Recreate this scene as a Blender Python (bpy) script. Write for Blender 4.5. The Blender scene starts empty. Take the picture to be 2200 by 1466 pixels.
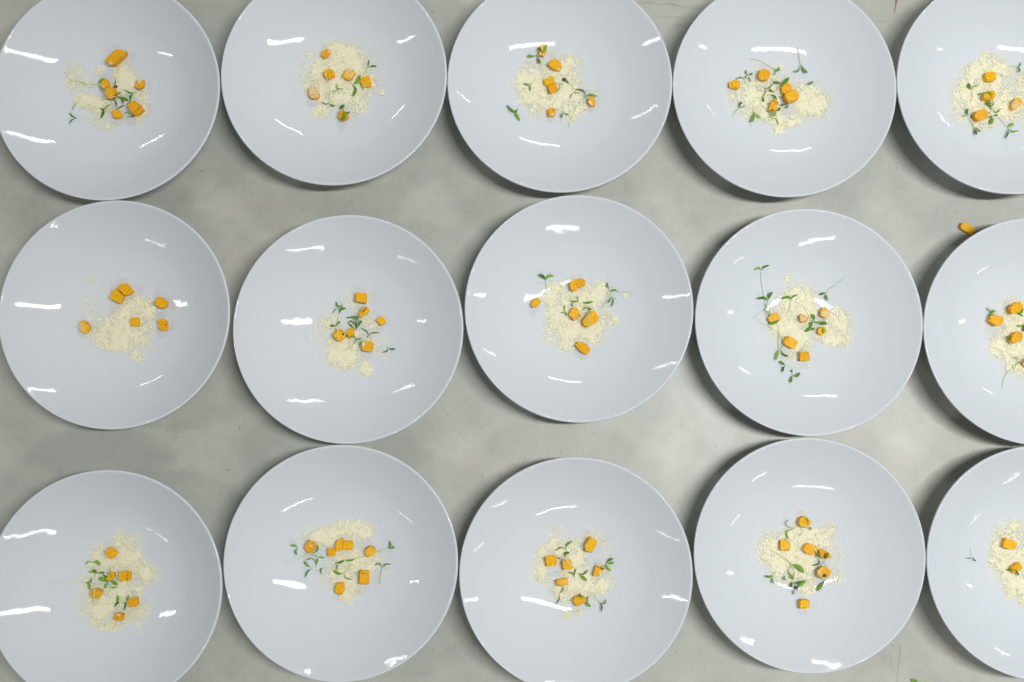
import bpy, math, random
import numpy as np
from mathutils import Matrix, Vector

SC = bpy.context.scene
COL = SC.collection
RNG = np.random.RandomState(7)
random.seed(7)

# ------------------------------------------------------------------ camera
CAM_H, TX, TY, LENS = 1.21439, 0.07697, -0.01197, 35.0
cx_, sx_, cy_, sy_ = math.cos(TX), math.sin(TX), math.cos(TY), math.sin(TY)
CM = np.array([[1, 0, 0], [0, cx_, -sx_], [0, sx_, cx_]]) @ np.array([[cy_, 0, sy_], [0, 1, 0], [-sy_, 0, cy_]])
CO = np.array([0.0, 0.0, CAM_H])
cam_d = bpy.data.cameras.new('camera')
cam_d.lens, cam_d.sensor_width = LENS, 36.0
cam_d.clip_start, cam_d.clip_end = 0.05, 50
cam = bpy.data.objects.new('camera', cam_d)
COL.objects.link(cam)
m4 = Matrix.Identity(4)
for i in range(3):
    for j in range(3):
        m4[i][j] = CM[i, j]
    m4[i][3] = CO[i]
cam.matrix_world = m4
SC.camera = cam

# ------------------------------------------------------------------ light: indoor room, ceiling fixtures
w = bpy.data.worlds.new('World')
SC.world = w
w.use_nodes = True
bg = w.node_tree.nodes['Background']
bg.inputs['Color'].default_value = (0.97, 0.92, 0.82, 1)
bg.inputs['Strength'].default_value = 0.06
LAMP_W = 50.0
def fixture(x, y, ln, power=LAMP_W):
    d = bpy.data.lights.new('ceiling_lamp', 'AREA')
    d.shape, d.size, d.size_y = 'RECTANGLE', ln, 0.09
    d.energy, d.color = power, (0.985, 1.0, 0.985)
    o = bpy.data.objects.new('ceiling_lamp', d)
    o.location = (x, y, 2.3)
    COL.objects.link(o)
for lx, ln in ((0.905, 1.25), (-3.33, 1.30), (5.35, 1.25)):
    for ly in (0.093, 3.15, -2.41):
        fixture(lx, ly, ln, LAMP_W * ((0.42 if lx < 0 else 0.56) if ly < 0 else 1.0) * (0.5 if lx > 5 else 0.55 if lx < 0 else 1.0))
fixture(5.0, -5.3, 1.25, LAMP_W * 0.8)
SC.view_settings.view_transform = 'Standard'
SC.view_settings.look = 'None'
SC.view_settings.exposure = 0.0
SC.view_settings.gamma = 1.0
SC.cycles.use_denoising = True
SC.cycles.max_bounces = 10
SC.cycles.diffuse_bounces = 7
SC.cycles.transmission_bounces = 10
SC.cycles.sample_clamp_indirect = 4.0

# ------------------------------------------------------------------ materials
def mat(name, base, rough=0.5, **kw):
    m = bpy.data.materials.new(name)
    m.use_nodes = True
    b = m.node_tree.nodes['Principled BSDF']
    b.inputs['Base Color'].default_value = (*base, 1)
    b.inputs['Roughness'].default_value = rough
    for k, v in kw.items():
        b.inputs[k.replace('_', ' ')].default_value = v
    return m, m.node_tree, b
def N(nt, t, **kw):
    n = nt.nodes.new(t)
    for k, v in kw.items():
        if k in n.inputs: n.inputs[k].default_value = v
        else: setattr(n, k, v)
    return n
def ramp(nt, stops, src):
    r = N(nt, 'ShaderNodeValToRGB')
    e = r.color_ramp.elements
    while len(e) < len(stops): e.new(0.5)
    for k, (p, c) in enumerate(stops):
        e[k].position = p
        e[k].color = (*c, 1) if len(c) == 3 else c
    nt.links.new(src, r.inputs[0])
    return r
def mixc(nt, fac, a, b, blend='MIX'):
    n = N(nt, 'ShaderNodeMix', data_type='RGBA', blend_type=blend)
    for sock, v in ((n.inputs[0], fac), (n.inputs[6], a), (n.inputs[7], b)):
        if isinstance(v, (int, float)): sock.default_value = v
        elif isinstance(v, tuple): sock.default_value = (*v, 1)
        else: nt.links.new(v, sock)
    return n.outputs[2]

# porcelain: glossy bluish-white glaze, slightly wavy
M_PLATE, nt, b = mat('porcelain', (0.565, 0.595, 0.634), 0.05)
b.inputs['Specular IOR Level'].default_value = 0.115
b.inputs['IOR'].default_value = 1.52
tc = N(nt, 'ShaderNodeTexCoord'); oi = N(nt, 'ShaderNodeObjectInfo')
add = N(nt, 'ShaderNodeVectorMath', operation='ADD')
sc = N(nt, 'ShaderNodeVectorMath', operation='SCALE'); sc.inputs['Scale'].default_value = 7.0
nt.links.new(oi.outputs['Random'], sc.inputs[0])
nt.links.new(tc.outputs['Object'], add.inputs[0]); nt.links.new(sc.outputs[0], add.inputs[1])
n1 = N(nt, 'ShaderNodeTexNoise', Scale=66.0, Detail=1.3, Roughness=0.5)
nt.links.new(add.outputs[0], n1.inputs['Vector'])
bp = N(nt, 'ShaderNodeBump', Strength=1.0, Distance=0.00014)
nt.links.new(n1.outputs['Fac'], bp.inputs['Height'])
nt.links.new(bp.outputs[0], b.inputs['Normal'])

# worktop: pale grey-green stone laminate, mottled, specked, a little stained
M_TOP, nt, b = mat('worktop', (0.5, 0.5, 0.46), 0.42)
tc = N(nt, 'ShaderNodeTexCoord')
n1 = N(nt, 'ShaderNodeTexNoise', Scale=9.0, Detail=5.0, Roughness=0.6)
n2 = N(nt, 'ShaderNodeTexNoise', Scale=3.2, Detail=3.0, Roughness=0.5)
n3 = N(nt, 'ShaderNodeTexNoise', Scale=900.0, Detail=2.0)
for n in (n1, n2, n3): nt.links.new(tc.outputs['Object'], n.inputs['Vector'])
r1 = ramp(nt, [(0.3, (0.415, 0.42, 0.395)), (0.55, (0.45, 0.45, 0.424)), (0.75, (0.495, 0.488, 0.462))], n1.outputs['Fac'])
r2 = ramp(nt, [(0.35, (0.90, 0.93, 0.90)), (0.65, (1.0, 0.985, 0.95))], n2.outputs['Fac'])
c = mixc(nt, 1.0, r1.outputs[0], r2.outputs[0], 'MULTIPLY')
r3 = ramp(nt, [(0.3, (0.86, 0.86, 0.86)), (0.7, (1.1, 1.1, 1.1))], n3.outputs['Fac'])
c = mixc(nt, 1.0, c, r3.outputs[0], 'MULTIPLY')
v = N(nt, 'ShaderNodeTexVoronoi', Scale=95.0, Randomness=1.0)
nt.links.new(tc.outputs['Object'], v.inputs['Vector'])
rv = ramp(nt, [(0.055, (1, 1, 1)), (0.10, (0, 0, 0))], v.outputs['Distance'])
sepc = N(nt, 'ShaderNodeSeparateColor'); nt.links.new(v.outputs['Color'], sepc.inputs[0])
gt = ramp(nt, [(0.55, (0, 0, 0)), (1.0, (1, 1, 1))], sepc.outputs[0])
fac = mixc(nt, 1.0, rv.outputs[0], gt.outputs[0], 'MULTIPLY')
c = mixc(nt, fac, c, (0.10, 0.11, 0.09))
v2 = N(nt, 'ShaderNodeTexVoronoi', Scale=260.0, Randomness=1.0)
nt.links.new(tc.outputs['Object'], v2.inputs['Vector'])
rv2 = ramp(nt, [(0.10, (1, 1, 1)), (0.2, (0, 0, 0))], v2.outputs['Distance'])
sp2 = N(nt, 'ShaderNodeSeparateColor'); nt.links.new(v2.outputs['Color'], sp2.inputs[0])
gt2 = ramp(nt, [(0.72, (0, 0, 0)), (1.0, (0.55, 0.55, 0.55))], sp2.outputs[1])
fac2 = mixc(nt, 1.0, rv2.outputs[0], gt2.outputs[0], 'MULTIPLY')
c = mixc(nt, fac2, c, (0.17, 0.18, 0.15))
n5 = N(nt, 'ShaderNodeTexNoise', Scale=55.0, Detail=6.0, Roughness=0.68); nt.links.new(tc.outputs['Object'], n5.inputs['Vector'])
r5 = ramp(nt, [(0.32, (0.92, 0.93, 0.92)), (0.5, (1, 1, 1)), (0.68, (1.04, 1.025, 1.01))], n5.outputs['Fac'])
c = mixc(nt, 1.0, c, r5.outputs[0], 'MULTIPLY')
# smeared brownish stains along x
mp = N(nt, 'ShaderNodeMapping'); mp.inputs['Scale'].default_value = (2.2, 26.0, 1.0)
nt.links.new(tc.outputs['Object'], mp.inputs[0])
n4 = N(nt, 'ShaderNodeTexNoise', Scale=1.0, Detail=4.0, Roughness=0.6); nt.links.new(mp.outputs[0], n4.inputs['Vector'])
r4 = ramp(nt, [(0.55, (0, 0, 0)), (0.78, (0.36, 0.36, 0.36))], n4.outputs['Fac'])
sx = N(nt, 'ShaderNodeSeparateXYZ'); nt.links.new(tc.outputs['Object'], sx.inputs[0])
ry = ramp(nt, [(0.40, (0.35, 0.35, 0.35)), (0.50, (1.8, 1.8, 1.8))], sx.outputs['Y'])   # dirtier along the back
fs = mixc(nt, 1.0, r4.outputs[0], ry.outputs[0], 'MULTIPLY')
c = mixc(nt, fs, c, (0.36, 0.32, 0.24))
nt.links.new(c, b.inputs['Base Color'])
rr = ramp(nt, [(0.3, (0.34, 0.34, 0.34)), (0.7, (0.5, 0.5, 0.5))], n1.outputs['Fac'])
nt.links.new(rr.outputs[0], b.inputs['Roughness'])
bp = N(nt, 'ShaderNodeBump', Strength=0.15, Distance=0.0003); nt.links.new(n3.outputs['Fac'], bp.inputs['Height'])
nt.links.new(bp.outputs[0], b.inputs['Normal'])

# grated cheese
M_CHEESE, nt, b = mat('grated_cheese', (0.93, 0.87, 0.62), 0.6)
b.inputs['Specular IOR Level'].default_value = 0.2
tc = N(nt, 'ShaderNodeTexCoord')
n1 = N(nt, 'ShaderNodeTexNoise', Scale=260.0, Detail=2.0); nt.links.new(tc.outputs['Object'], n1.inputs['Vector'])
r1 = ramp(nt, [(0.3, (0.965, 0.92, 0.68)), (0.7, (0.99, 0.965, 0.80))], n1.outputs['Fac'])
nt.links.new(r1.outputs[0], b.inputs['Base Color'])
# light scatters between the grains: soften their facet normals towards the heap's own surface
ge = N(nt, 'ShaderNodeNewGeometry')
va = N(nt, 'ShaderNodeVectorMath', operation='MULTIPLY_ADD'); va.inputs[1].default_value = (0.25, 0.25, 0.25); va.inputs[2].default_value = (0, 0, 0.75)
nt.links.new(ge.outputs['Normal'], va.inputs[0])
vn = N(nt, 'ShaderNodeVectorMath', operation='NORMALIZE'); nt.links.new(va.outputs[0], vn.inputs[0])
nt.links.new(vn.outputs[0], b.inputs['Normal'])
tr = N(nt, 'ShaderNodeBsdfTranslucent'); nt.links.new(r1.outputs[0], tr.inputs[0])
mx = N(nt, 'ShaderNodeMixShader'); mx.inputs[0].default_value = 0.4
nt.links.new(b.outputs[0], mx.inputs[1]); nt.links.new(tr.outputs[0], mx.inputs[2]); nt.links.new(mx.outputs[0], nt.nodes['Material Output'].inputs[0])

# roasted vegetable
M_VEG, nt, b = mat('orange_flesh', (0.85, 0.36, 0.01), 0.38)
tc = N(nt, 'ShaderNodeTexCoord'); oi = N(nt, 'ShaderNodeObjectInfo')
n1 = N(nt, 'ShaderNodeTexNoise', Scale=330.0, Detail=4.0, Roughness=0.65); nt.links.new(tc.outputs['Object'], n1.inputs['Vector'])
n2 = N(nt, 'ShaderNodeTexNoise', Scale=90.0, Detail=2.0); nt.links.new(tc.outputs['Object'], n2.inputs['Vector'])
r1 = ramp(nt, [(0.28, (0.56, 0.25, 0.002)), (0.5, (0.73, 0.365, 0.004)), (0.75, (0.83, 0.455, 0.008))], n1.outputs['Fac'])
tint = ramp(nt, [(0.0, (0.92, 0.86, 0.9)), (0.5, (1, 1, 1)), (1.0, (1.04, 1.12, 1.1))], oi.outputs['Random'])
c = mixc(nt, 1.0, r1.outputs[0], tint.outputs[0], 'MULTIPLY')
r2 = ramp(nt, [(0.72, (0, 0, 0)), (0.86, (0.22, 0.22, 0.22))], n2.outputs['Fac'])
c = mixc(nt, r2.outputs[0], c, (0.22, 0.07, 0.01))
nt.links.new(c, b.inputs['Base Color'])
rr = ramp(nt, [(0.35, (0.36, 0.36, 0.36)), (0.65, (0.6, 0.6, 0.6))], n2.outputs['Fac'])
nt.links.new(rr.outputs[0], b.inputs['Roughness'])
b.inputs['Subsurface Weight'].default_value = 0.12
b.inputs['Specular IOR Level'].default_value = 0.22
b.inputs['Subsurface Radius'].default_value = (1.0, 0.4, 0.08)
b.inputs['Subsurface Scale'].default_value = 0.003
bp = N(nt, 'ShaderNodeBump', Strength=0.5, Distance=0.0004); nt.links.new(n1.outputs['Fac'], bp.inputs['Height'])
nt.links.new(bp.outputs[0], b.inputs['Normal'])
M_CHAR, nt, b = mat('char', (0.045, 0.018, 0.006), 0.6)

# sprouts
def leafmat(name, a, bcol, rough, trans):
    m, nt, b = mat(name, a, rough)
    b.inputs['Specular IOR Level'].default_value = 0.18
    oi = N(nt, 'ShaderNodeObjectInfo'); tc = N(nt, 'ShaderNodeTexCoord')
    n1 = N(nt, 'ShaderNodeTexNoise', Scale=220.0, Detail=2.0); nt.links.new(tc.outputs['Object'], n1.inputs['Vector'])
    f = N(nt, 'ShaderNodeMath', operation='ADD'); nt.links.new(oi.outputs['Random'], f.inputs[0]); nt.links.new(n1.outputs['Fac'], f.inputs[1])
    r = ramp(nt, [(0.4, a), (1.0, bcol)], f.outputs[0])
    f2 = N(nt, 'ShaderNodeMath', operation='MULTIPLY'); f2.inputs[1].default_value = 0.7
    nt.links.new(f.outputs[0], f2.inputs[0]); nt.links.new(f2.outputs[0], r.inputs[0])
    nt.links.new(r.outputs[0], b.inputs['Base Color'])
    if trans:
        tr = N(nt, 'ShaderNodeBsdfTranslucent'); nt.links.new(r.outputs[0], tr.inputs[0])
        mx = N(nt, 'ShaderNodeMixShader'); mx.inputs[0].default_value = trans
        out = nt.nodes['Material Output']
        nt.links.new(b.outputs[0], mx.inputs[1]); nt.links.new(tr.outputs[0], mx.inputs[2]); nt.links.new(mx.outputs[0], out.inputs[0])
    return m
M_LEAF = leafmat('leaf_green', (0.055, 0.20, 0.012), (0.25, 0.48, 0.05), 0.55, 0.3)
M_STEM = leafmat('stem_pale_green', (0.58, 0.70, 0.24), (0.90, 0.94, 0.66), 0.4, 0.15)
M_SEED = mat('seed_brown', (0.09, 0.05, 0.025), 0.5)[0]
M_CRACK = mat('crack_dirt', (0.30, 0.27, 0.19), 0.7)[0]
M_DRIP = mat('drip_stain', (0.22, 0.13, 0.04), 0.5)[0]

# ------------------------------------------------------------------ mesh helpers
def mesh_np(name, verts, faces, m, smooth=False):
    """verts (n,3), faces list of equal-length int arrays (each (k,len))"""
    me = bpy.data.meshes.new(name)
    verts = np.asarray(verts, np.float32)
    me.vertices.add(len(verts)); me.vertices.foreach_set('co', verts.ravel())
    fl = [np.asarray(f, np.int32) for f in faces if len(f)]
    loops = np.concatenate([f.ravel() for f in fl])
    tot = np.concatenate([np.full(len(f), f.shape[1], np.int32) for f in fl])
    st = np.concatenate([[0], np.cumsum(tot)[:-1]]).astype(np.int32)
    me.loops.add(len(loops)); me.loops.foreach_set('vertex_index', loops)
    me.polygons.add(len(tot)); me.polygons.foreach_set('loop_start', st); me.polygons.foreach_set('loop_total', tot)
    me.polygons.foreach_set('use_smooth', np.full(len(tot), smooth))
    me.materials.append(m)
    me.update(calc_edges=True); me.validate()
    return me
def link(name, me, parent=None, loc=None):
    o = bpy.data.objects.new(name, me)
    COL.objects.link(o)
    if parent is not None: o.parent = parent
    if loc is not None: o.location = tuple(float(q) for q in loc)
    return o
def tag(o, label, cat, group=None, kind=None):
    o['label'] = label; o['category'] = cat
    if group: o['group'] = group
    if kind: o['kind'] = kind
    return o

# ------------------------------------------------------------------ plate profile
R_RIM, Z_RIM, Z_MID = 0.135, 0.0525, 0.006
KN = np.array([0, 20, 38, 52, 66, 76, 84, 92, 104, 118, 135]) / 1000
SL = np.array([0, .023, .082, .211, .303, .373, .46, .554, .592, .685, .764])
RF = np.linspace(0, 0.140, 561)
sv = np.interp(RF, KN, SL)
kk = np.exp(-0.5 * (np.arange(-24, 25) * 0.25 / 2.6) ** 2); kk /= kk.sum()
sv = np.convolve(np.concatenate([-sv[24:0:-1], sv, sv[-1] + (sv[-1] - sv[-2:-26:-1])]), kk, 'valid')
ZF = Z_MID + np.concatenate([[0], np.cumsum((sv[1:] + sv[:-1]) / 2 * (RF[1] - RF[0]))])
def plate_z(r): return np.interp(r, RF, ZF)
PLATES = [(-0.46916, 0.39133), (-0.19849, 0.40979), (0.07178, 0.40166), (0.34203, 0.3965), (0.6123, 0.40065),
          (-0.45153, 0.12161), (-0.17801, 0.10472), (0.09317, 0.12903), (0.3646, 0.11311), (0.63467, 0.10195),
          (-0.45383, -0.19455), (-0.18336, -0.16596), (0.0878, -0.18037), (0.35895, -0.15853), (0.62953, -0.16831)]

def ray(px, py):
    f = 2200 * LENS / 36
    d = np.stack([(px - 1100) / f, -(py - 733) / f, -np.ones_like(px)], -1) @ CM.T
    return d
def onplate(px, py, k, h=0.0, it=10):
    """pixel of the 2200 px photograph -> point at height h above the glaze of plate k"""
    px, py = np.atleast_1d(np.asarray(px, float)), np.atleast_1d(np.asarray(py, float))
    h = np.broadcast_to(h, px.shape)
    d = ray(px, py)
    z = np.full(px.shape, 0.01)
    for _ in range(it):
        t = (z - CO[2]) / d[:, 2]
        P = CO + d * t[:, None]
        if k is None: z = h
        else: z = plate_z(np.hypot(P[:, 0] - PLATES[k][0], P[:, 1] - PLATES[k][1])) + h
    P[:, 2] = z
    return P

# ------------------------------------------------------------------ worktop
def box(name, x0, x1, y0, y1, z0, z1, m):
    v = [(x, y, z) for z in (z0, z1) for y in (y0, y1) for x in (x0, x1)]
    f = [(0, 2, 3, 1), (4, 5, 7, 6), (0, 1, 5, 4), (2, 6, 7, 3), (0, 4, 6, 2), (1, 3, 7, 5)]
    return link(name, mesh_np(name, v, [f], m))
top = box('worktop', -1.6, 1.6, -0.9, 1.1, -0.04, 0.0, M_TOP)
top['kind'] = 'structure'; top['label'] = 'pale grey green stone worktop with dark specks'

def strip(name, pts, wid, m, parent, z=0.0003):
    P = onplate(np.array([p[0] for p in pts]), np.array([p[1] for p in pts]), None, z)
    V, F = [], []
    for i in range(len(P)):
        a, c = P[max(i - 1, 0)], P[min(i + 1, len(P) - 1)]
        t = (c - a)[:2]; t /= np.linalg.norm(t) + 1e-9
        nrm = np.array([-t[1], t[0], 0])
        ww = wid[i] if hasattr(wid, '__len__') else wid * (0.35 + 0.65 * random.random())
        V += [P[i] + nrm * ww / 2, P[i] - nrm * ww / 2]
        V[-1] = V[-1] * 1.0
        if i: F.append((2 * i - 2, 2 * i - 1, 2 * i + 1, 2 * i))
    return link(name, mesh_np(name, V, [F], m), parent)
def wob(pts, n, a):
    x = np.linspace(0, 1, n); q = np.array(pts, float); t = np.linspace(0, 1, len(q))
    return [(np.interp(u, t, q[:, 0]), np.interp(u, t, q[:, 1]) + random.uniform(-a, a)) for u in x]
strip('crack', wob([(1360, 7), (1377, 6), (1395, 5.5), (1406, 7), (1416, 10), (1430, 8.5), (1450, 9.5), (1462, 14), (1475, 17), (1490, 17), (1508, 18)], 30, .5), 0.0008, M_CRACK, top)
strip('scratch', wob([(1415, 38), (1440, 37), (1490, 39)], 12, .4), 0.0006, M_CRACK, top)
strip('scratch', wob([(1450, 54), (1475, 54.5)], 6, .4), 0.0007, M_CRACK, top)
strip('scratch', wob([(1345, 375), (1346, 420)], 8, .3), 0.0004, M_CRACK, top)
strip('scratch', wob([(475, 390), (540, 393), (572, 399)], 12, .4), 0.0004, M_CRACK, top)
strip('scratch', wob([(1905, 47), (1890, 46), (1880, 45)], 6, .3), 0.0006, M_CRACK, top)
strip('drip_stain', [(1925.5, -4), (1925.5, 2), (1925, 7), (1924.5, 13), (1923, 19), (1922, 24), (1920.5, 28)], [.0028, .0026, .002, .0011, .0009, .0012, .0003], M_DRIP, top)
strip('scratch', wob([(1935, 1385), (1932, 1420), (1929, 1445), (1927, 1466)], 10, .4), 0.0005, M_CRACK, top)
strip('scratch', wob([(1913, 1405), (1915, 1425), (1919, 1443)], 8, .4), 0.0004, M_CRACK, top)

# ------------------------------------------------------------------ plates (one lathed body each)
def plate_mesh():
    rin = np.concatenate([np.linspace(0.0035, 0.1295, 60), [0.1315]])
    prof = [(r, float(plate_z(r))) for r in rin]
    zr = float(plate_z(0.1315))
    # rounded lip
    prof += [(0.1326, zr + .0008), (0.1337, zr + .0011), (0.1346, zr + .0006), (0.1350, zr - .0004), (0.1348, zr - .0016), (0.1338, zr - .0030)]
    for r in np.linspace(0.130, 0.052, 22):
        s = np.interp(r, RF, sv); prof.append((r + .0012, float(plate_z(r)) - 0.0042 - 0.0006 * s))
    prof += [(0.0505, .0030), (0.0498, .0008), (0.0488, .0002), (0.0472, .0002), (0.0462, .0010), (0.0456, .0025), (0.03, .0024), (0.004, .0024)]
    n = 160
    a = np.linspace(0, 2 * np.pi, n, endpoint=False)
    pr = np.array(prof)
    V = np.concatenate([np.stack([r * np.cos(a), r * np.sin(a), np.full(n, z)], -1) for r, z in pr])
    V = np.concatenate([V, [[0, 0, plate_z(0)], [0, 0, .0024]]])
    F = []
    i = np.arange(n); j = (i + 1) % n
    for k in range(len(pr) - 1):
        F.append(np.stack([k * n + i, k * n + j, (k + 1) * n + j, (k + 1) * n + i], -1)[:, ::-1])
    c0, c1 = len(V) - 2, len(V) - 1
    T0 = np.stack([np.full(n, c0), i, j], -1)
    L = (len(pr) - 1) * n
    T1 = np.stack([np.full(n, c1), L + j, L + i], -1)
    me = mesh_np('plate', V, [np.concatenate(F), np.concatenate([T0, T1])], M_PLATE, True)
    return me
PM = plate_mesh()
PLATE_LABELS = [
    'white coupe plate holding one long orange baton, left end of the top row',
    'white coupe plate second from the left in the top row',
    'white coupe plate in the middle of the top row',
    'white coupe plate second from the right in the top row',
    'white coupe plate cut by the frame at the right end of the top row',
    'white coupe plate without any green sprouts, left end of the middle row',
    'white coupe plate second from the left in the middle row',
    'white coupe plate in the middle of the middle row',
    'white coupe plate second from the right in the middle row',
    'white coupe plate beside the loose orange piece, right end of the middle row',
    'white coupe plate in the dimmest corner, left end of the bottom row',
    'white coupe plate second from the left in the bottom row',
    'white coupe plate in the middle of the bottom row',
    'white coupe plate second from the right in the bottom row',
    'white coupe plate cut by the frame at the right end of the bottom row']
PH = ['%s row %s plate' % (r, c) for r in ('top', 'middle', 'bottom') for c in ('first', 'second', 'third', 'fourth', 'last')]
for k, (x, y) in enumerate(PLATES):
    o = link('plate', PM, None, (x, y, 0))
    o.rotation_euler.z = random.uniform(0, 6.28)
    tag(o, PLATE_LABELS[k], 'plate', 'white coupe plates set out in three rows')

# ------------------------------------------------------------------ food data, read off 6x crops of the photograph
ORG = [(120, 80), (610, 70), (1070, 80), (1545, 80), (1956, 80), (140, 560), (640, 590), (1120, 560), (1600, 560),
       (1956, 610), (110, 1130), (610, 1090), (1120, 1110), (1600, 1090), (1956, 1110)]
ZF6 = 6.008
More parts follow.
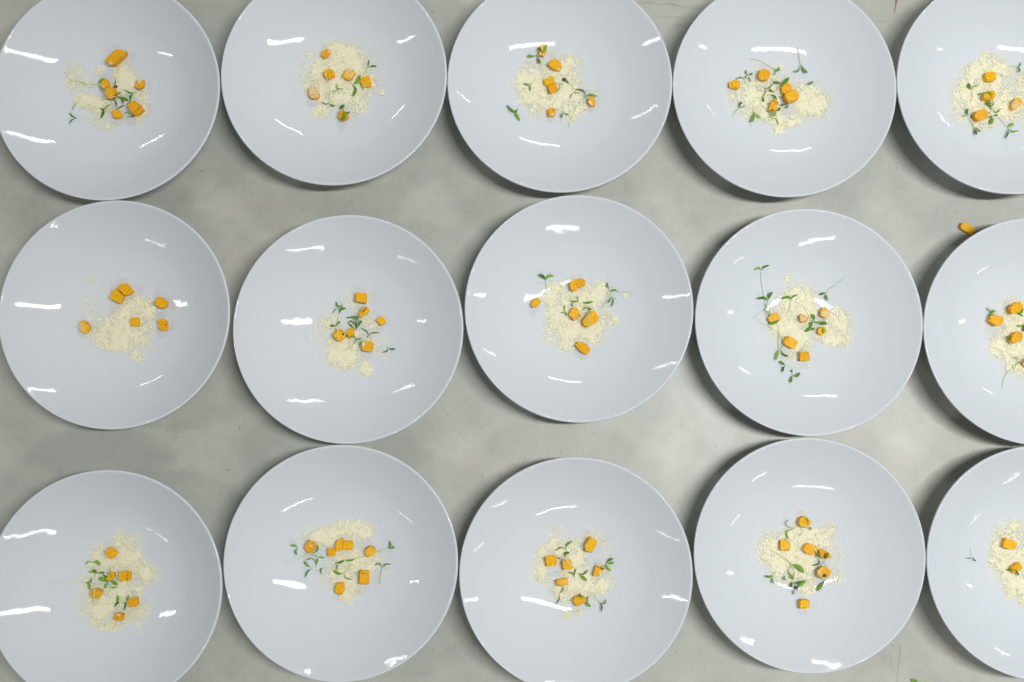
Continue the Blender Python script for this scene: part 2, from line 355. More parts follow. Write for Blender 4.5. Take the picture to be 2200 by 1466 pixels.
# cubes: (outline in crop pixels, label, options) - ch: char lines (width, points), du: cheese dusting, or pale crumbs standing in for a glint (x, y, r), up: lift in mm
CUBES = [
 [([(640,310),(780,145),(915,180),(850,270),(740,375),(690,365)],'long orange baton with one scorched edge above the cheese',dict(ch=[(9,[(912,185),(860,240),(825,285)]),(8,[(736,192),(746,188)])],du=[(730,362,26)])),
  ([(585,590),(630,535),(675,550),(685,640),(630,680),(600,660)],'small rounded orange cube half under the middle cube',dict(ch=[(9,[(650,648),(662,640)])])),
  ([(650,660),(720,640),(780,680),(785,760),(720,810),(650,780),(635,720)],'middle orange cube under the tangle of sprouts',dict(up=2.5)),
  ([(1060,545),(1150,560),(1140,640),(1085,685),(1030,650),(1040,590)],'right hand orange cube with crumbs on top, by itself',dict(du=[(1090,580,26)])),
  ([(930,885),(1015,820),(1080,860),(1125,940),(1030,1020),(980,985)],'orange cube with black char line across its corner',dict(ch=[(6,[(1108,908),(1060,935),(1020,970),(1028,1015)]),(6,[(1088,882),(1110,912)])])),
  ([(720,955),(810,925),(865,1000),(860,1040),(790,1060),(745,1030)],'plain orange cube lowest on the cheese',{})],
 [([(475,300),(500,240),(555,208),(605,230),(605,275),(565,315),(530,345)],'small wedge shaped orange piece topmost on the cheese',dict(du=[(595,250,22)])),
  ([(505,515),(575,460),(640,490),(665,545),(580,610),(530,580)],'orange cube with a dark nick and a pale stem over it',dict(ch=[(6,[(560,550),(600,535),(630,520)]),(14,[(572,575),(568,592)])])),
  ([(755,570),(820,470),(890,465),(925,520),(900,560),(845,630),(800,610)],'orange cube half covered with cheese crumbs in the middle',dict(du=[(865,530,58)])),
  ([(985,640),(1000,580),(1090,560),(1130,620),(1138,695),(1030,720)],'rightmost orange cube with a bare stem over it',dict(du=[(1010,712,24)])),
  ([(320,760),(345,715),(420,700),(465,790),(450,840),(370,860),(330,825)],'leftmost cube wholly coated in cheese crumbs',dict(du=[(390,780,82),(390,780,70)])),
  ([(697,1080),(715,1015),(770,1005),(835,1050),(840,1100),(760,1145),(710,1110)],'lowest orange cube with leaves lying on it',dict(ch=[(9,[(715,1098),(722,1104)]),(9,[(742,1126),(752,1134)])]))],
 [([(525,240),(550,110),(575,85),(640,110),(635,200),(600,260)],'topmost crumbed orange piece in the bright reflection under leaves',dict(du=[(590,150,60)])),
  ([(640,340),(735,270),(785,310),(830,375),(780,435),(730,430),(650,370)],'large clean orange cube below the crumbed piece',dict(du=[(780,438,26)])),
  ([(585,555),(690,495),(725,540),(745,600),(630,635),(605,610)],'upper of two orange cubes touching at the centre',dict(ch=[(8,[(610,548),(618,545)])])),
  ([(635,635),(745,598),(780,680),(700,735),(670,735)],'lower of two orange cubes touching at the centre',dict(up=1)),
  ([(640,935),(715,910),(740,930),(748,985),(720,1020),(650,1020)],'small orange cube with a dark notch at the bottom',dict(ch=[(8,[(700,950),(742,942)])],du=[(700,1008,18)])),
  ([(1155,820),(1180,770),(1240,770),(1262,860),(1255,885),(1210,900),(1160,860)],'rightmost small orange cube with crumbs at its corner',dict(du=[(1182,870,36)]))],
 [([(125,580),(190,555),(265,570),(265,665),(235,680),(130,650)],'leftmost small orange cube with a fine char crack',dict(ch=[(6,[(165,590),(160,655)]),(10,[(214,600),(218,606)]),(5,[(165,655),(225,668)])])),
  ([(500,500),(525,435),(572,405),(660,450),(640,545),(600,580),(510,535)],'clean orange cube at the top of the cheese',dict(du=[(552,548,12)])),
  ([(800,650),(880,580),(940,640),(935,690),(845,745),(815,720)],'orange cube tucked behind the largest piece beside the broad leaf',dict(ch=[(11,[(876,618),(880,624)])])),
  ([(830,745),(975,665),(1035,770),(1020,800),(900,850),(860,815)],'largest orange cube, leaning on the one behind it',dict(up=1.5,ch=[(7,[(826,735),(862,820)]),(6,[(905,840),(940,818)])])),
  ([(635,920),(660,850),(720,800),(765,855),(745,940),(690,970),(640,960)],'orange cube with charred top edge under curled leaves',dict(ch=[(9,[(693,828),(735,845),(765,860)])]))],
 [([(950,490),(985,455),(1075,440),(1112,490),(1105,555),(1060,575),(985,578),(960,530)],'plain orange cube topmost on the cheese',{}),
  ([(925,760),(965,700),(1075,688),(1105,750),(1070,810),(990,820),(930,800)],'orange cube with a thin leaf curled over it',{}),
  ([(815,1000),(850,960),(945,928),(995,990),(985,1050),(880,1090),(825,1040)],'clean orange cube lowest, beside the coiled seed',{}),
  ([(1295,890),(1320,820),(1390,772),(1440,840),(1420,890),(1340,945),(1300,930)],'orange cube crusted with crumbs near the frame edge',dict(du=[(1345,875,56)]))],
 [([(665,360),(725,295),(800,292),(888,385),(840,440),(770,455),(720,400)],'bigger orange cube of the overlapping pair',{}),
  ([(575,465),(630,365),(665,370),(765,460),(720,560),(700,555),(580,490)],'front orange cube leaning on the bigger one',dict(up=2)),
  ([(1155,540),(1215,455),(1330,525),(1310,590),(1260,630),(1170,575)],'upper right orange cube beside the light streak',dict(ch=[(7,[(1268,482),(1276,486)])])),
  ([(840,770),(850,735),(955,732),(950,830),(935,850),(845,845)],'small square orange cube in the middle of the cheese',{}),
  ([(1203,770),(1275,750),(1310,770),(1328,880),(1305,905),(1240,912),(1205,860)],'lower right orange cube with a black scorch spot',dict(ch=[(18,[(1302,822),(1312,840)])])),
  ([(155,845),(235,770),(280,790),(335,875),(265,955),(200,915)],'leftmost orange cube sprinkled with crumbs, set apart',dict(du=[(215,880,66)],ch=[(7,[(285,810),(325,862)])]))],
 [([(745,250),(760,230),(895,240),(898,350),(885,378),(750,355)],'square clean orange cube topmost on the cheese',{}),
  ([(780,510),(850,418),(900,420),(928,470),(900,505),(815,565)],'narrow orange piece with a thick scorch mark',dict(ch=[(14,[(885,440),(850,470),(832,488)]),(7,[(832,488),(812,512)]),(6,[(845,420),(885,426)])])),
  ([(1010,590),(1080,530),(1145,605),(1075,668)],'rightmost small diamond shaped orange cube',dict(ch=[(10,[(1108,582),(1116,580)])])),
  ([(452,770),(540,697),(580,715),(630,800),(545,872),(470,820)],'orange cube scorched on one side under two thin stems',dict(ch=[(7,[(558,716),(585,750)]),(22,[(582,762),(600,785)])])),
  ([(625,735),(685,688),(720,700),(745,775),(685,832),(640,800)],'orange cube touching the scorched one under a stem',dict(ch=[(7,[(622,790),(660,802)])])),
  ([(825,980),(830,880),(900,852),(985,878),(960,985),(940,1003),(860,990)],'square orange cube lowest on the cheese, crumbs along one edge',dict(du=[(845,905,34)]))],
 [([(612,300),(685,235),(740,260),(740,370),(685,408),(640,385)],'left orange cube of the joined pair at the top',{}),
  ([(705,280),(745,235),(790,228),(828,265),(820,335),(745,360),(710,330)],'right rounded orange cube of the joined pair at the top',dict(up=1.5)),
  ([(118,560),(170,490),(215,482),(258,525),(205,605),(150,608)],'leftmost orange cube off the cheese beside the light streak',dict(ch=[(6,[(248,540),(206,604)]),(8,[(190,488),(200,486)])])),
  ([(605,690),(670,605),(710,598),(775,705),(690,772),(665,765)],'orange cube with a char line near the centre',dict(ch=[(6,[(685,745),(770,697)])])),
  ([(785,775),(905,645),(940,640),(1008,740),(985,790),(860,862),(800,840)],'largest orange cube crossed by a yellow stem',{}),
  ([(690,1095),(740,1040),(840,1080),(900,1155),(850,1218),(780,1190),(735,1140)],'long orange piece alone at the bottom',{})],
 [([(298,745),(345,690),(410,665),(455,735),(440,770),(330,800),(305,775)],'leftmost orange cube with a leaf across its foot',{}),
  ([(700,720),(745,680),(825,745),(795,790),(740,800),(705,770)],'small crumb coated orange cube in the middle',dict(du=[(740,740,52)])),
  ([(975,640),(1025,598),(1075,640),(1105,700),(1040,745),(975,715)],'crumb coated orange cube in the bright reflection',dict(du=[(1030,695,55)],ch=[(8,[(1028,608),(1042,612)])])),
  ([(935,900),(960,865),(1015,848),(1070,915),(1000,970),(940,940)],'orange cube under the leafy clump',{}),
  ([(500,1040),(560,965),(680,1045),(665,1100),(625,1150),(510,1080)],'biggest orange cube with a black fleck on top',dict(ch=[(12,[(552,985),(545,1018)]),(6,[(676,1050),(666,1085)])])),
  ([(705,1240),(715,1180),(820,1175),(840,1260),(830,1300),(710,1300)],'lowest square orange cube with a browned upper edge',dict(ch=[(6,[(720,1182),(820,1180)])]))],
 [([(1010,480),(1040,420),(1080,385),(1200,450),(1180,510),(1140,550),(1095,548)],'leftmost orange cube with a curled leaf on it',dict(ch=[(7,[(1022,490),(1060,520)])])),
  ([(1262,310),(1320,260),(1415,220),(1455,300),(1400,370),(1290,400)],'topmost orange cube with a scorched corner',dict(ch=[(22,[(1275,305),(1295,292)])])),
  ([(1295,670),(1350,620),(1400,612),(1450,680),(1410,750),(1330,780),(1290,740)],'rounded orange cube with a leaf against its left side',dict(ch=[(7,[(1395,618),(1440,652)])])),
  ([(1440,1040),(1480,960),(1560,970),(1560,1060),(1480,1085)],'orange cube cut off by the right frame edge',{})],
 [([(695,330),(775,265),(868,345),(785,428),(745,410)],'diamond shaped orange cube topmost on the cheese',{}),
  ([(715,650),(770,580),(825,600),(830,670),(740,710),(715,690)],'shaded orange cube under the dark leaves',dict(ch=[(12,[(822,632),(828,640)])])),
  ([(878,690),(890,590),(1030,580),(1032,710),(890,715)],'square orange cube with a row of scorch marks',dict(ch=[(18,[(985,630),(998,632)]),(16,[(990,662),(996,690)]),(10,[(948,640),(952,646)]),(12,[(992,700),(1000,706)])])),
  ([(505,880),(520,815),(570,808),(665,850),(650,910),(590,945),(520,915)],'leftmost orange cube crossed by two thin stems',dict(ch=[(7,[(600,828),(606,832)]),(7,[(588,910),(592,914)])])),
  ([(985,985),(1005,940),(1105,915),(1115,1015),(1090,1045),(1015,1052)],'rightmost orange cube beside the forked sprout',{}),
  ([(800,1210),(835,1120),(945,1140),(920,1228),(830,1225)],'lowest orange cube with crumbs along its top edge',dict(du=[(880,1132,30)]))],
 [([(255,515),(330,418),(400,455),(420,510),(340,600),(310,590)],'leftmost orange cube with a bright crumb-made glint on top',dict(du=[(350,498,14)])),  # small crumb patch stands in for the highlight on top
  ([(562,535),(640,522),(672,545),(670,630),(565,635)],'smallest orange cube beside the joined pair',dict(ch=[(5,[(562,620),(590,634)])])),
  ([(665,470),(700,415),(775,405),(790,440),(765,480),(760,555),(685,568),(665,530)],'left orange piece of the joined pair at the top',{}),
  ([(760,455),(800,438),(895,440),(910,500),(890,545),(800,555),(762,545)],'right orange piece of the joined pair at the top',dict(up=1.5,ch=[(5,[(775,548),(890,548)])])),
  ([(1040,560),(1120,487),(1205,570),(1105,650),(1065,620)],'diamond shaped orange cube at the upper right',dict(ch=[(7,[(1045,548),(1115,492),(1160,530)])])),
  ([(975,990),(978,830),(1000,812),(1105,815),(1110,970),(1095,998),(990,1000)],'tall deep orange block with charred ends',dict(ch=[(5,[(1000,850),(1100,842)]),(10,[(985,982),(1000,996)]),(6,[(1000,996),(1092,993)])])),
  ([(660,1040),(690,975),(775,972),(790,1050),(755,1125),(700,1128),(665,1095)],'lowest orange cube with a blackened base',dict(ch=[(14,[(690,1122),(730,1126),(756,1112)])]))],
 [([(810,380),(890,255),(985,320),(975,360),(905,472),(830,445)],'tall orange block topmost with a thin char rim',dict(ch=[(7,[(825,440),(905,470)]),(5,[(905,470),(975,355)])])),
  ([(310,515),(440,498),(458,530),(458,640),(330,650),(312,580)],'leftmost square orange cube with a crumb-made glint at its lower edge',dict(du=[(400,632,14)])),  # pale crumbs imitate a highlight along the lower edge
  ([(525,570),(640,555),(668,640),(660,680),(550,688),(530,640)],'orange cube under the sprout with curled leaves',{}),
  ([(925,750),(960,640),(985,620),(1075,660),(1065,720),(1000,770),(940,772)],'crumbed and scorched orange cube at the right',dict(du=[(1045,735,42)],ch=[(16,[(978,642),(1000,652)]),(14,[(1015,655),(1058,680)])])),
  ([(445,830),(470,810),(605,792),(612,875),(470,902)],'flat orange block outlined by black char lines',dict(ch=[(7,[(465,822),(482,886)]),(6,[(466,815),(600,798)]),(5,[(482,888),(608,878)]),(12,[(482,882),(488,888)])])),
  ([(655,1080),(690,1035),(800,1010),(838,1075),(830,1100),(720,1168)],'lowest orange cube with a leaf over its corner',{})],
 [([(690,190),(720,130),(775,108),(865,190),(830,240),(770,272),(700,235)],'topmost orange cube with a hooked thin leaf on it',{}),
  ([(452,490),(460,425),(580,425),(582,545),(565,570),(460,560)],'upright square orange cube at the left',dict(ch=[(6,[(498,545),(560,550)])])),
  ([(740,545),(785,480),(830,462),(935,510),(930,570),(885,625),(800,600)],'rounded orange cube left of the leaf between two cubes',{}),
  ([(945,550),(1005,540),(1090,590),(1115,645),(1075,670),(975,640)],'orange cube right of the leaf between two cubes',dict(ch=[(10,[(998,538),(1004,542)])])),
  ([(920,830),(960,780),(1040,745),(1115,830),(1080,900),(990,925),(940,880)],'orange cube carrying a brown seed',{}),
  ([(703,1210),(730,1190),(835,1195),(842,1300),(820,1322),(710,1310)],'lowest orange cube alone on bare plate',dict(ch=[(5,[(735,1288),(800,1300)])],du=[(805,1298,12)]))],
 [([(1190,350),(1230,275),(1378,335),(1340,430),(1250,418),(1190,395)],'upper orange cube with wet specks',{}),
  ([(1285,660),(1390,582),(1445,660),(1360,730),(1320,740)],'lower orange cube with a leaf across it',{})],
]
# sprouts: (stem points root to node, [(leaf width, points)], label, seed)
SPROUTS = [
 [([(115,450),(180,550),(300,580),(400,608),(530,610)],[(38,[(540,605),(570,570),(625,532)]),(20,[(540,615),(580,650),(612,712)])],'long pale sprout reaching far left with two leaves'),
  ([(535,605),(590,625),(660,690),(735,770)],[(24,[(735,770),(770,830),(790,900)]),(24,[(735,765),(790,735),(840,715)])],'yellow stemmed sprout arching over the two middle cubes'),
  ([(560,830),(660,790),(740,770),(800,765)],[(44,[(800,765),(870,790),(945,815)]),(22,[(800,770),(850,800),(880,860)])],'sprout with the broadest leaf right of the middle cube'),
  ([(820,360),(800,460),(775,540)],[(16,[(775,540),(770,580),(765,620)])],'upright sprout ending in a brown seed cap',(772,640,22)),
  ([(1185,640),(1110,690),(1030,715)],[(16,[(1030,715),(960,720),(890,680)]),(30,[(1000,730),(965,760),(968,800)])],'sprout trailing from the right hand cube'),
  ([(905,560),(890,640),(850,710),(800,740)],[(22,[(900,865),(950,850),(972,800)]),(18,[(760,930),(820,910),(890,875)])],'sprout with a curved leaf between the two lower cubes'),
  ([(330,855),(450,885),(555,912)],[(20,[(555,912),(620,925),(705,860)]),(36,[(570,918),(615,960),(580,1045)])],'forked sprout with one dark drooping leaf, lower left'),
  ([(350,680),(320,760),(255,860)],[(14,[(255,860),(230,900),(212,935)])],'faint sprout with one tiny leaf tip, left'),
  ([(470,1035),(370,1038),(270,1042)],[(20,[(270,1042),(215,1020),(172,975)]),(22,[(270,1042),(215,1065),(172,1115)])],'Y shaped sprout lying lowest at the left on bare plate'),
  ([(840,1095),(880,1060),(920,1035)],[(16,[(920,1035),(945,985),(915,965),(878,1000)]),(16,[(930,1030),(980,1018),(1030,1022)])],'sprout with a looped leaf by the lowest cube')],
 [([(1010,555),(1060,490),(1085,450)],[(16,[(1085,450),(1095,410),(1095,350)]),(22,[(1085,455),(1140,432),(1200,440)])],'V shaped sprout at the upper right'),
  ([(830,650),(860,655),(888,665)],[(44,[(890,668),(940,640),(990,545)]),(40,[(885,670),(925,740),(888,828)])],'sprout with two broad dark leaves left of the rightmost cube'),
  ([(880,680),(840,710),(760,728)],[(16,[(760,728),(690,712),(690,655)]),(11,[(760,730),(690,740),(618,773)])],'sprout with thin hooked leaves in the centre'),
  ([(530,500),(560,600),(590,700),(598,800),(585,905)],[(16,[(585,905),(540,925),(485,893)]),(22,[(588,915),(620,940),(662,950)])],'long sprout hanging down over the nicked cube'),
  ([(905,840),(880,900),(820,970),(775,1000)],[(44,[(775,1010),(775,1070),(778,1140)]),(28,[(785,1030),(820,1035),(858,1025)]),(40,[(770,985),(745,965),(785,935)]),(16,[(745,1000),(725,980),(728,950)])],'leafy sprout draped on the lowest cube'),
  ([(1020,745),(1050,690),(1085,625)],[],'short bare white stem on the rightmost cube')],
 [([(600,260),(590,230),(585,215)],[(28,[(580,212),(550,165),(508,140)]),(34,[(590,205),(605,160),(630,100)])],'V shaped sprout standing on the crumbed piece'),
  ([(560,200),(530,225),(505,242)],[(34,[(500,238),(440,250),(378,235)]),(36,[(505,245),(525,300),(552,340)])],'sprout with bluish leaves left of the crumbed piece'),
  ([(600,520),(500,540),(440,580),(432,600)],[(20,[(430,602),(380,612),(332,593)]),(18,[(430,605),(412,640),(422,700)])],'small sprout at the left edge of the cheese'),
  ([(420,720),(370,810),(310,870),(265,920)],[(36,[(260,930),(200,960),(112,880)]),(40,[(255,935),(230,985),(285,1080)])],'dark two leaved sprout lowest at the left on bare plate'),
  ([(1000,710),(970,670),(965,630),(930,600)],[(26,[(925,600),(900,580),(880,560)])],'sprout with a round brown seed right of the centre',(855,547,26)),
  ([(960,640),(970,680),(1000,712)],[(14,[(1000,712),(950,740),(935,795)]),(12,[(1000,712),(1040,718),(1070,722)])],'thin three armed sprout below the brown seed'),
  ([(915,1160),(980,970),(1040,880),(1110,800)],[(20,[(1110,800),(1125,720),(1070,680),(1003,670)]),(32,[(1120,800),(1180,742),(1285,765)])],'long sprout curving up beside the rightmost cube'),
  ([(1100,672),(1220,678),(1340,668)],[],'bare pale stem lying at the right'),
  ([(850,930),(850,950),(850,965)],[(28,[(848,970),(825,1000),(825,1045)]),(16,[(850,975),(880,992),(922,995)])],'tiny bright sprout right of the bottom cube'),
  ([(590,540),(660,540),(730,570),(780,600)],[(14,[(780,605),(800,650),(770,690),(730,710)]),(12,[(780,600),(810,610),(838,612)])],'thin sprout curled round the touching cubes')],
 [([(350,610),(340,560),(320,535)],[(16,[(320,535),(275,520),(222,548)])],'single arched leaf above the leftmost cube'),
  ([(530,420),(480,445),(435,468)],[(26,[(375,490),(350,460),(350,425)]),(26,[(375,490),(410,480),(435,468)]),(20,[(375,495),(390,535),(408,578)]),(14,[(370,490),(345,510),(338,540)])],'four leaved star shaped sprout at the upper left'),
  ([(395,280),(480,290),(580,330),(650,375),(705,408)],[(28,[(710,412),(760,432),(782,385)]),(14,[(715,415),(725,470),(680,490)])],'long stemmed sprout arching above the top cube'),
  ([(990,185),(1010,150),(1025,200),(1040,280),(1055,345)],[(20,[(1055,350),(1020,440),(965,432)]),(40,[(1060,355),(1090,420),(1140,462)])],'sprout with a hooked stem under the bright streak'),
  ([(440,785),(560,770),(660,745),(740,690),(780,640)],[(46,[(790,640),(850,580),(905,520)]),(36,[(810,595),(760,590),(703,575)])],'biggest sprout lying diagonally across the centre'),
  ([(460,820),(560,780),(660,750)],[(24,[(720,705),(680,695),(640,670)]),(28,[(660,750),(715,760),(745,815)])],'sprout just below the big diagonal one'),
  ([(480,640),(540,640),(580,655)],[(14,[(580,655),(640,660),(703,595)]),(14,[(590,660),(600,710),(560,780)]),(26,[(550,775),(570,800),(572,835)])],'thin forked sprout above the big diagonal one'),
  ([(165,1030),(210,970),(250,920)],[(28,[(250,920),(270,870),(290,830)]),(14,[(260,910),(300,905),(338,883)])],'sprout leftmost below the cheese'),
  ([(440,820),(445,900),(450,960)],[(42,[(450,960),(445,1030),(412,1100)]),(24,[(455,970),(490,1010),(545,1045)])],'sprout with two hanging leaves, lower left'),
  ([(600,1040),(625,1040),(650,1038)],[(24,[(640,1035),(680,1000),(693,965)]),(18,[(660,1040),(720,1000),(732,955)]),(14,[(670,1040),(740,1060),(768,1140)])],'three leaved sprout lowest under the charred cube'),
  ([(700,1000),(715,975),(720,948)],[(24,[(720,948),(770,940),(783,905)]),(18,[(720,948),(695,942),(678,925)])],'crescent leaved sprout on the charred cube'),
  ([(930,800),(905,830),(888,858)],[(24,[(885,862),(840,872),(795,862)]),(30,[(888,860),(885,890),(875,920)])],'short sprout at the foot of the largest cube'),
  ([(1030,720),(1080,670),(1135,620)],[(34,[(1135,620),(1170,600),(1220,575)])],'one leaved sprout right of the largest cube')],
 [([(1280,370),(1340,375),(1375,382)],[(16,[(1375,380),(1415,370),(1425,322)]),(24,[(1378,385),(1405,410),(1408,458)])],'small sprout at the upper right'),
  ([(800,830),(790,770),(788,690)],[(44,[(785,680),(765,640),(745,595)]),(16,[(790,685),(820,635),(885,625)])],'upright two leaved sprout left of the second cube'),
  ([(970,750),(1010,790),(1045,820)],[(24,[(1040,810),(1050,750),(1010,712),(970,720)]),(26,[(930,735),(905,730),(885,745)])],'sprout curled on top of the second cube'),
  ([(1120,1000),(1070,950),(1050,925)],[(44,[(1050,925),(1020,870),(975,845)]),(18,[(1050,900),(1075,860),(1055,820)])],'broad leaved sprout between the second and lowest cubes'),
  ([(1060,900),(1045,930),(1050,950)],[(16,[(1060,945),(1120,970),(1165,920)]),(14,[(1040,960),(1020,980),(985,970)])],'thin wavy sprout right of the lowest cube'),
  ([(1030,970),(1045,1000),(1050,1015)],[(44,[(1050,1015),(1055,1070),(1045,1125)]),(18,[(1050,1015),(1030,1025),(1012,1042)]),(22,[(1060,1015),(1110,1010),(1110,990)])],'sprout with one leaf hanging straight down'),
  ([(800,1100),(770,1050),(745,1020)],[(34,[(750,1010),(730,970),(738,920)]),(16,[(745,1015),(700,1015),(662,1025)])],'sprout with a dark coiled seed left of the lowest cube',(790,1025,15)),
  ([(760,1060),(800,1110),(825,1160)],[(36,[(828,1165),(840,1220),(855,1260)]),(22,[(830,1165),(870,1195),(915,1220)])],'sprout lowest at the left, both leaves pointing down'),
  ([(1150,1040),(1200,1100),(1245,1155)],[(44,[(1255,1165),(1295,1135),(1338,1118)]),(24,[(1260,1175),(1320,1215),(1398,1212)]),(24,[(1255,1175),(1260,1240),(1225,1308)])],'three leaved sprout at the lower right')],
 [],
 [([(515,680),(520,600),(530,520)],[(34,[(535,480),(560,450),(620,435)]),(22,[(530,510),(545,470),(535,460)]),(28,[(545,440),(510,400),(492,355)]),(28,[(545,440),(565,420),(565,390)]),(14,[(535,445),(490,450),(455,500)])],'many leaved sprout topmost at the left'),
  ([(520,870),(515,780),(500,700),(492,665)],[(30,[(488,665),(450,660),(415,665)]),(30,[(495,660),(520,630),(550,605)])],'sprout with a yellow stem over the scorched cube'),
  ([(740,725),(742,710),(745,690)],[(20,[(740,720),(760,660),(740,600)]),(18,[(735,720),(700,670),(655,630)]),(20,[(750,710),(790,650),(800,590)]),(20,[(775,650),(815,620),(810,590)])],'lower part of the tangled sprout bunch below the narrow piece'),
  ([(760,660),(755,640),(750,620)],[(20,[(720,560),(670,555),(632,553)]),(20,[(745,620),(720,560),(690,535)]),(20,[(760,620),(750,560),(720,530)]),(20,[(770,610),(775,560),(750,540)]),(20,[(750,700),(730,640),(690,600),(650,625)])],'upper part of the tangled sprout bunch below the narrow piece'),
  ([(870,850),(885,835),(895,820)],[(14,[(895,820),(905,750),(815,685)]),(16,[(900,810),(960,755),(1055,752)])],'Y shaped sprout above the lowest cube'),
  ([(560,1000),(640,960),(715,905)],[(22,[(715,905),(760,840),(830,830)]),(20,[(755,830),(720,800),(680,800)])],'long pale sprout running left from the lowest cube'),
  ([(780,1090),(785,1010),(795,940)],[(22,[(795,940),(810,880),(845,850)])],'sprout standing at the left side of the lowest cube'),
  ([(1165,910),(1165,925),(1165,940)],[(18,[(1165,945),(1155,985),(1100,1005)]),(26,[(1175,945),(1215,965),(1258,957)])],'small dark sprout alone at the lower right'),
  ([(580,820),(605,780),(630,735)],[],'short bare pale stem over the joined cubes')],
 [([(325,370),(320,310),(315,265)],[(40,[(312,255),(285,210),(225,178)]),(42,[(320,250),(350,205),(420,195)])],'dark two leaved sprout topmost at the left'),
  ([(1110,465),(1130,410),(1140,380)],[(22,[(1138,370),(1115,330),(1112,285)]),(16,[(1125,350),(1105,330),(1090,325)])],'upper of three sprouts at the right'),
  ([(1460,425),(1350,405),(1250,400)],[(34,[(1245,395),(1200,380),(1155,395)])],'sprout with a long thin stem passing the cheese lump'),
  ([(1040,620),(1100,530),(1160,440),(1200,405)],[(22,[(1160,465),(1190,520),(1165,600)]),(18,[(1160,470),(1140,510),(1118,548)]),(10,[(1190,500),(1205,495),(1218,482)])],'lower of three sprouts at the right'),
  ([(580,525),(650,520),(740,525)],[(18,[(620,518),(680,528),(745,520)]),(32,[(790,535),(850,545),(928,530)]),(18,[(745,520),(730,490),(728,460)])],'long level sprout across the centre'),
  ([(745,545),(760,580),(800,595),(822,570),(800,545)],[(14,[(660,530),(655,570),(672,600)])],'curled sprout hanging under the level one'),
  ([(555,700),(555,680),(556,655)],[(26,[(560,640),(570,680),(583,710)]),(24,[(560,650),(558,610),(560,580)]),(14,[(552,665),(535,672),(515,675)])],'small three leaved sprout left of the centre'),
  ([(865,860),(868,760),(868,660)],[(24,[(880,640),(850,605),(795,630)]),(30,[(868,645),(882,628),(898,640)])],'sprout with a yellow stem down the largest cube')],
 [([(265,540),(250,430),(225,270),(218,145)],[(26,[(215,130),(185,95),(132,122)]),(26,[(222,130),(250,85),(320,60)])],'tallest sprout with a white stem, topmost at the left'),
  ([(350,680),(330,610),(305,530)],[(36,[(300,525),(250,480),(170,490)]),(40,[(305,510),(320,460),(357,402)])],'broad leaved sprout above the leftmost cube'),
  ([(545,700),(580,600),(592,520)],[(34,[(588,510),(570,470),(488,490)]),(20,[(595,515),(620,470),(690,437)])],'two leaved sprout at the top of the cheese'),
  ([(1310,215),(1200,290),(1100,370),(1060,410)],[(32,[(1055,415),(1010,425),(963,445)]),(30,[(1050,425),(1050,470),(1068,515)])],'sprout with a white stem at the upper right'),
  ([(345,680),(370,730),(390,780)],[(42,[(460,765),(390,800),(322,810)])],'sprout with one leaf across the leftmost cube'),
  ([(120,740),(180,690),(230,660)],[(14,[(230,660),(280,610),(270,545)]),(16,[(250,650),(300,655),(300,715)])],'thin curved sprout left of the leftmost cube'),
  ([(770,590),(810,680),(850,750)],[(50,[(895,775),(890,730),(860,695)]),(44,[(880,780),(860,830),(860,790)])],'upper sprout of the leafy clump in the middle'),
  ([(1080,740),(1020,770),(980,800)],[(30,[(890,780),(940,800),(1000,790)]),(50,[(960,830),(1010,810),(1058,815)]),(30,[(985,855),(1015,890),(1020,940)])],'right sprout of the leafy clump in the middle'),
  ([(700,815),(780,800),(850,780)],[(42,[(870,830),(830,880),(787,920)]),(40,[(880,860),(885,880),(890,900)])],'left sprout of the leafy clump in the middle'),
  ([(430,830),(440,950),(440,1080),(445,1140)],[(42,[(440,1140),(420,1210),(392,1285)]),(26,[(455,1145),(500,1210),(565,1240)]),(12,[(450,1140),(490,1110),(495,1060)])],'long sprout hanging down left of the biggest cube'),
  ([(150,770),(300,840),(440,930),(500,1020)],[],'long bare pale stem crossing the lower left'),
  ([(880,1365),(700,1370),(575,1360)],[(36,[(530,1350),(490,1330),(450,1295)]),(32,[(525,1360),(495,1390),(488,1440)])],'sprout lying flat below the lowest cube'),
  ([(620,1380),(620,1430),(622,1470)],[(40,[(618,1480),(600,1530),(590,1575)]),(36,[(625,1480),(670,1490),(715,1445)])],'lowest sprout of all with a small dark seed',(605,1425,13)),
  ([(720,1200),(760,1130),(800,1050)],[],'short bare stem above the lowest cube')],
 [([(1060,435),(1040,420),(1035,400)],[(28,[(1030,430),(1050,380),(1105,340)]),(14,[(1040,380),(1010,340),(990,300)]),(16,[(1050,370),(1055,350),(1052,330)])],'dark curled sprout on the leftmost cube'),
  ([(1200,440),(1290,415),(1380,395)],[(40,[(1385,390),(1430,370),(1455,315)]),(18,[(1390,395),(1430,400),(1450,425)])],'sprout against the topmost cube'),
  ([(1600,480),(1550,490),(1490,505)],[(20,[(1480,500),(1430,550),(1375,525)]),(50,[(1490,520),(1470,560),(1465,615)])],'broad leaved sprout cut by the right frame edge'),
  ([(1360,855),(1310,800),(1285,750)],[(36,[(1278,745),(1280,700),(1298,660)])],'one leaved sprout beside the rounded cube'),
  ([(1190,1350),(1200,1260),(1250,1150),(1350,1060)],[(12,[(1385,1015),(1390,970),(1340,945)]),(18,[(1390,1015),(1410,1015),(1440,1020)]),(12,[(1350,1060),(1370,1040),(1388,1015)])],'thin sprout with a long stem trailing down')],
 [([(600,580),(570,520),(540,485)],[(18,[(535,480),(490,460),(438,500)]),(44,[(545,480),(590,465),(635,508)])],'topmost sprout with one broad dark leaf'),
  ([(580,690),(580,650),(590,620)],[(24,[(575,630),(540,600),(480,595)]),(34,[(590,620),(570,590),(525,570)]),(22,[(595,620),(640,605),(695,600)]),(20,[(665,600),(680,640),(735,670)])],'four leaved sprout left of the shaded cube'),
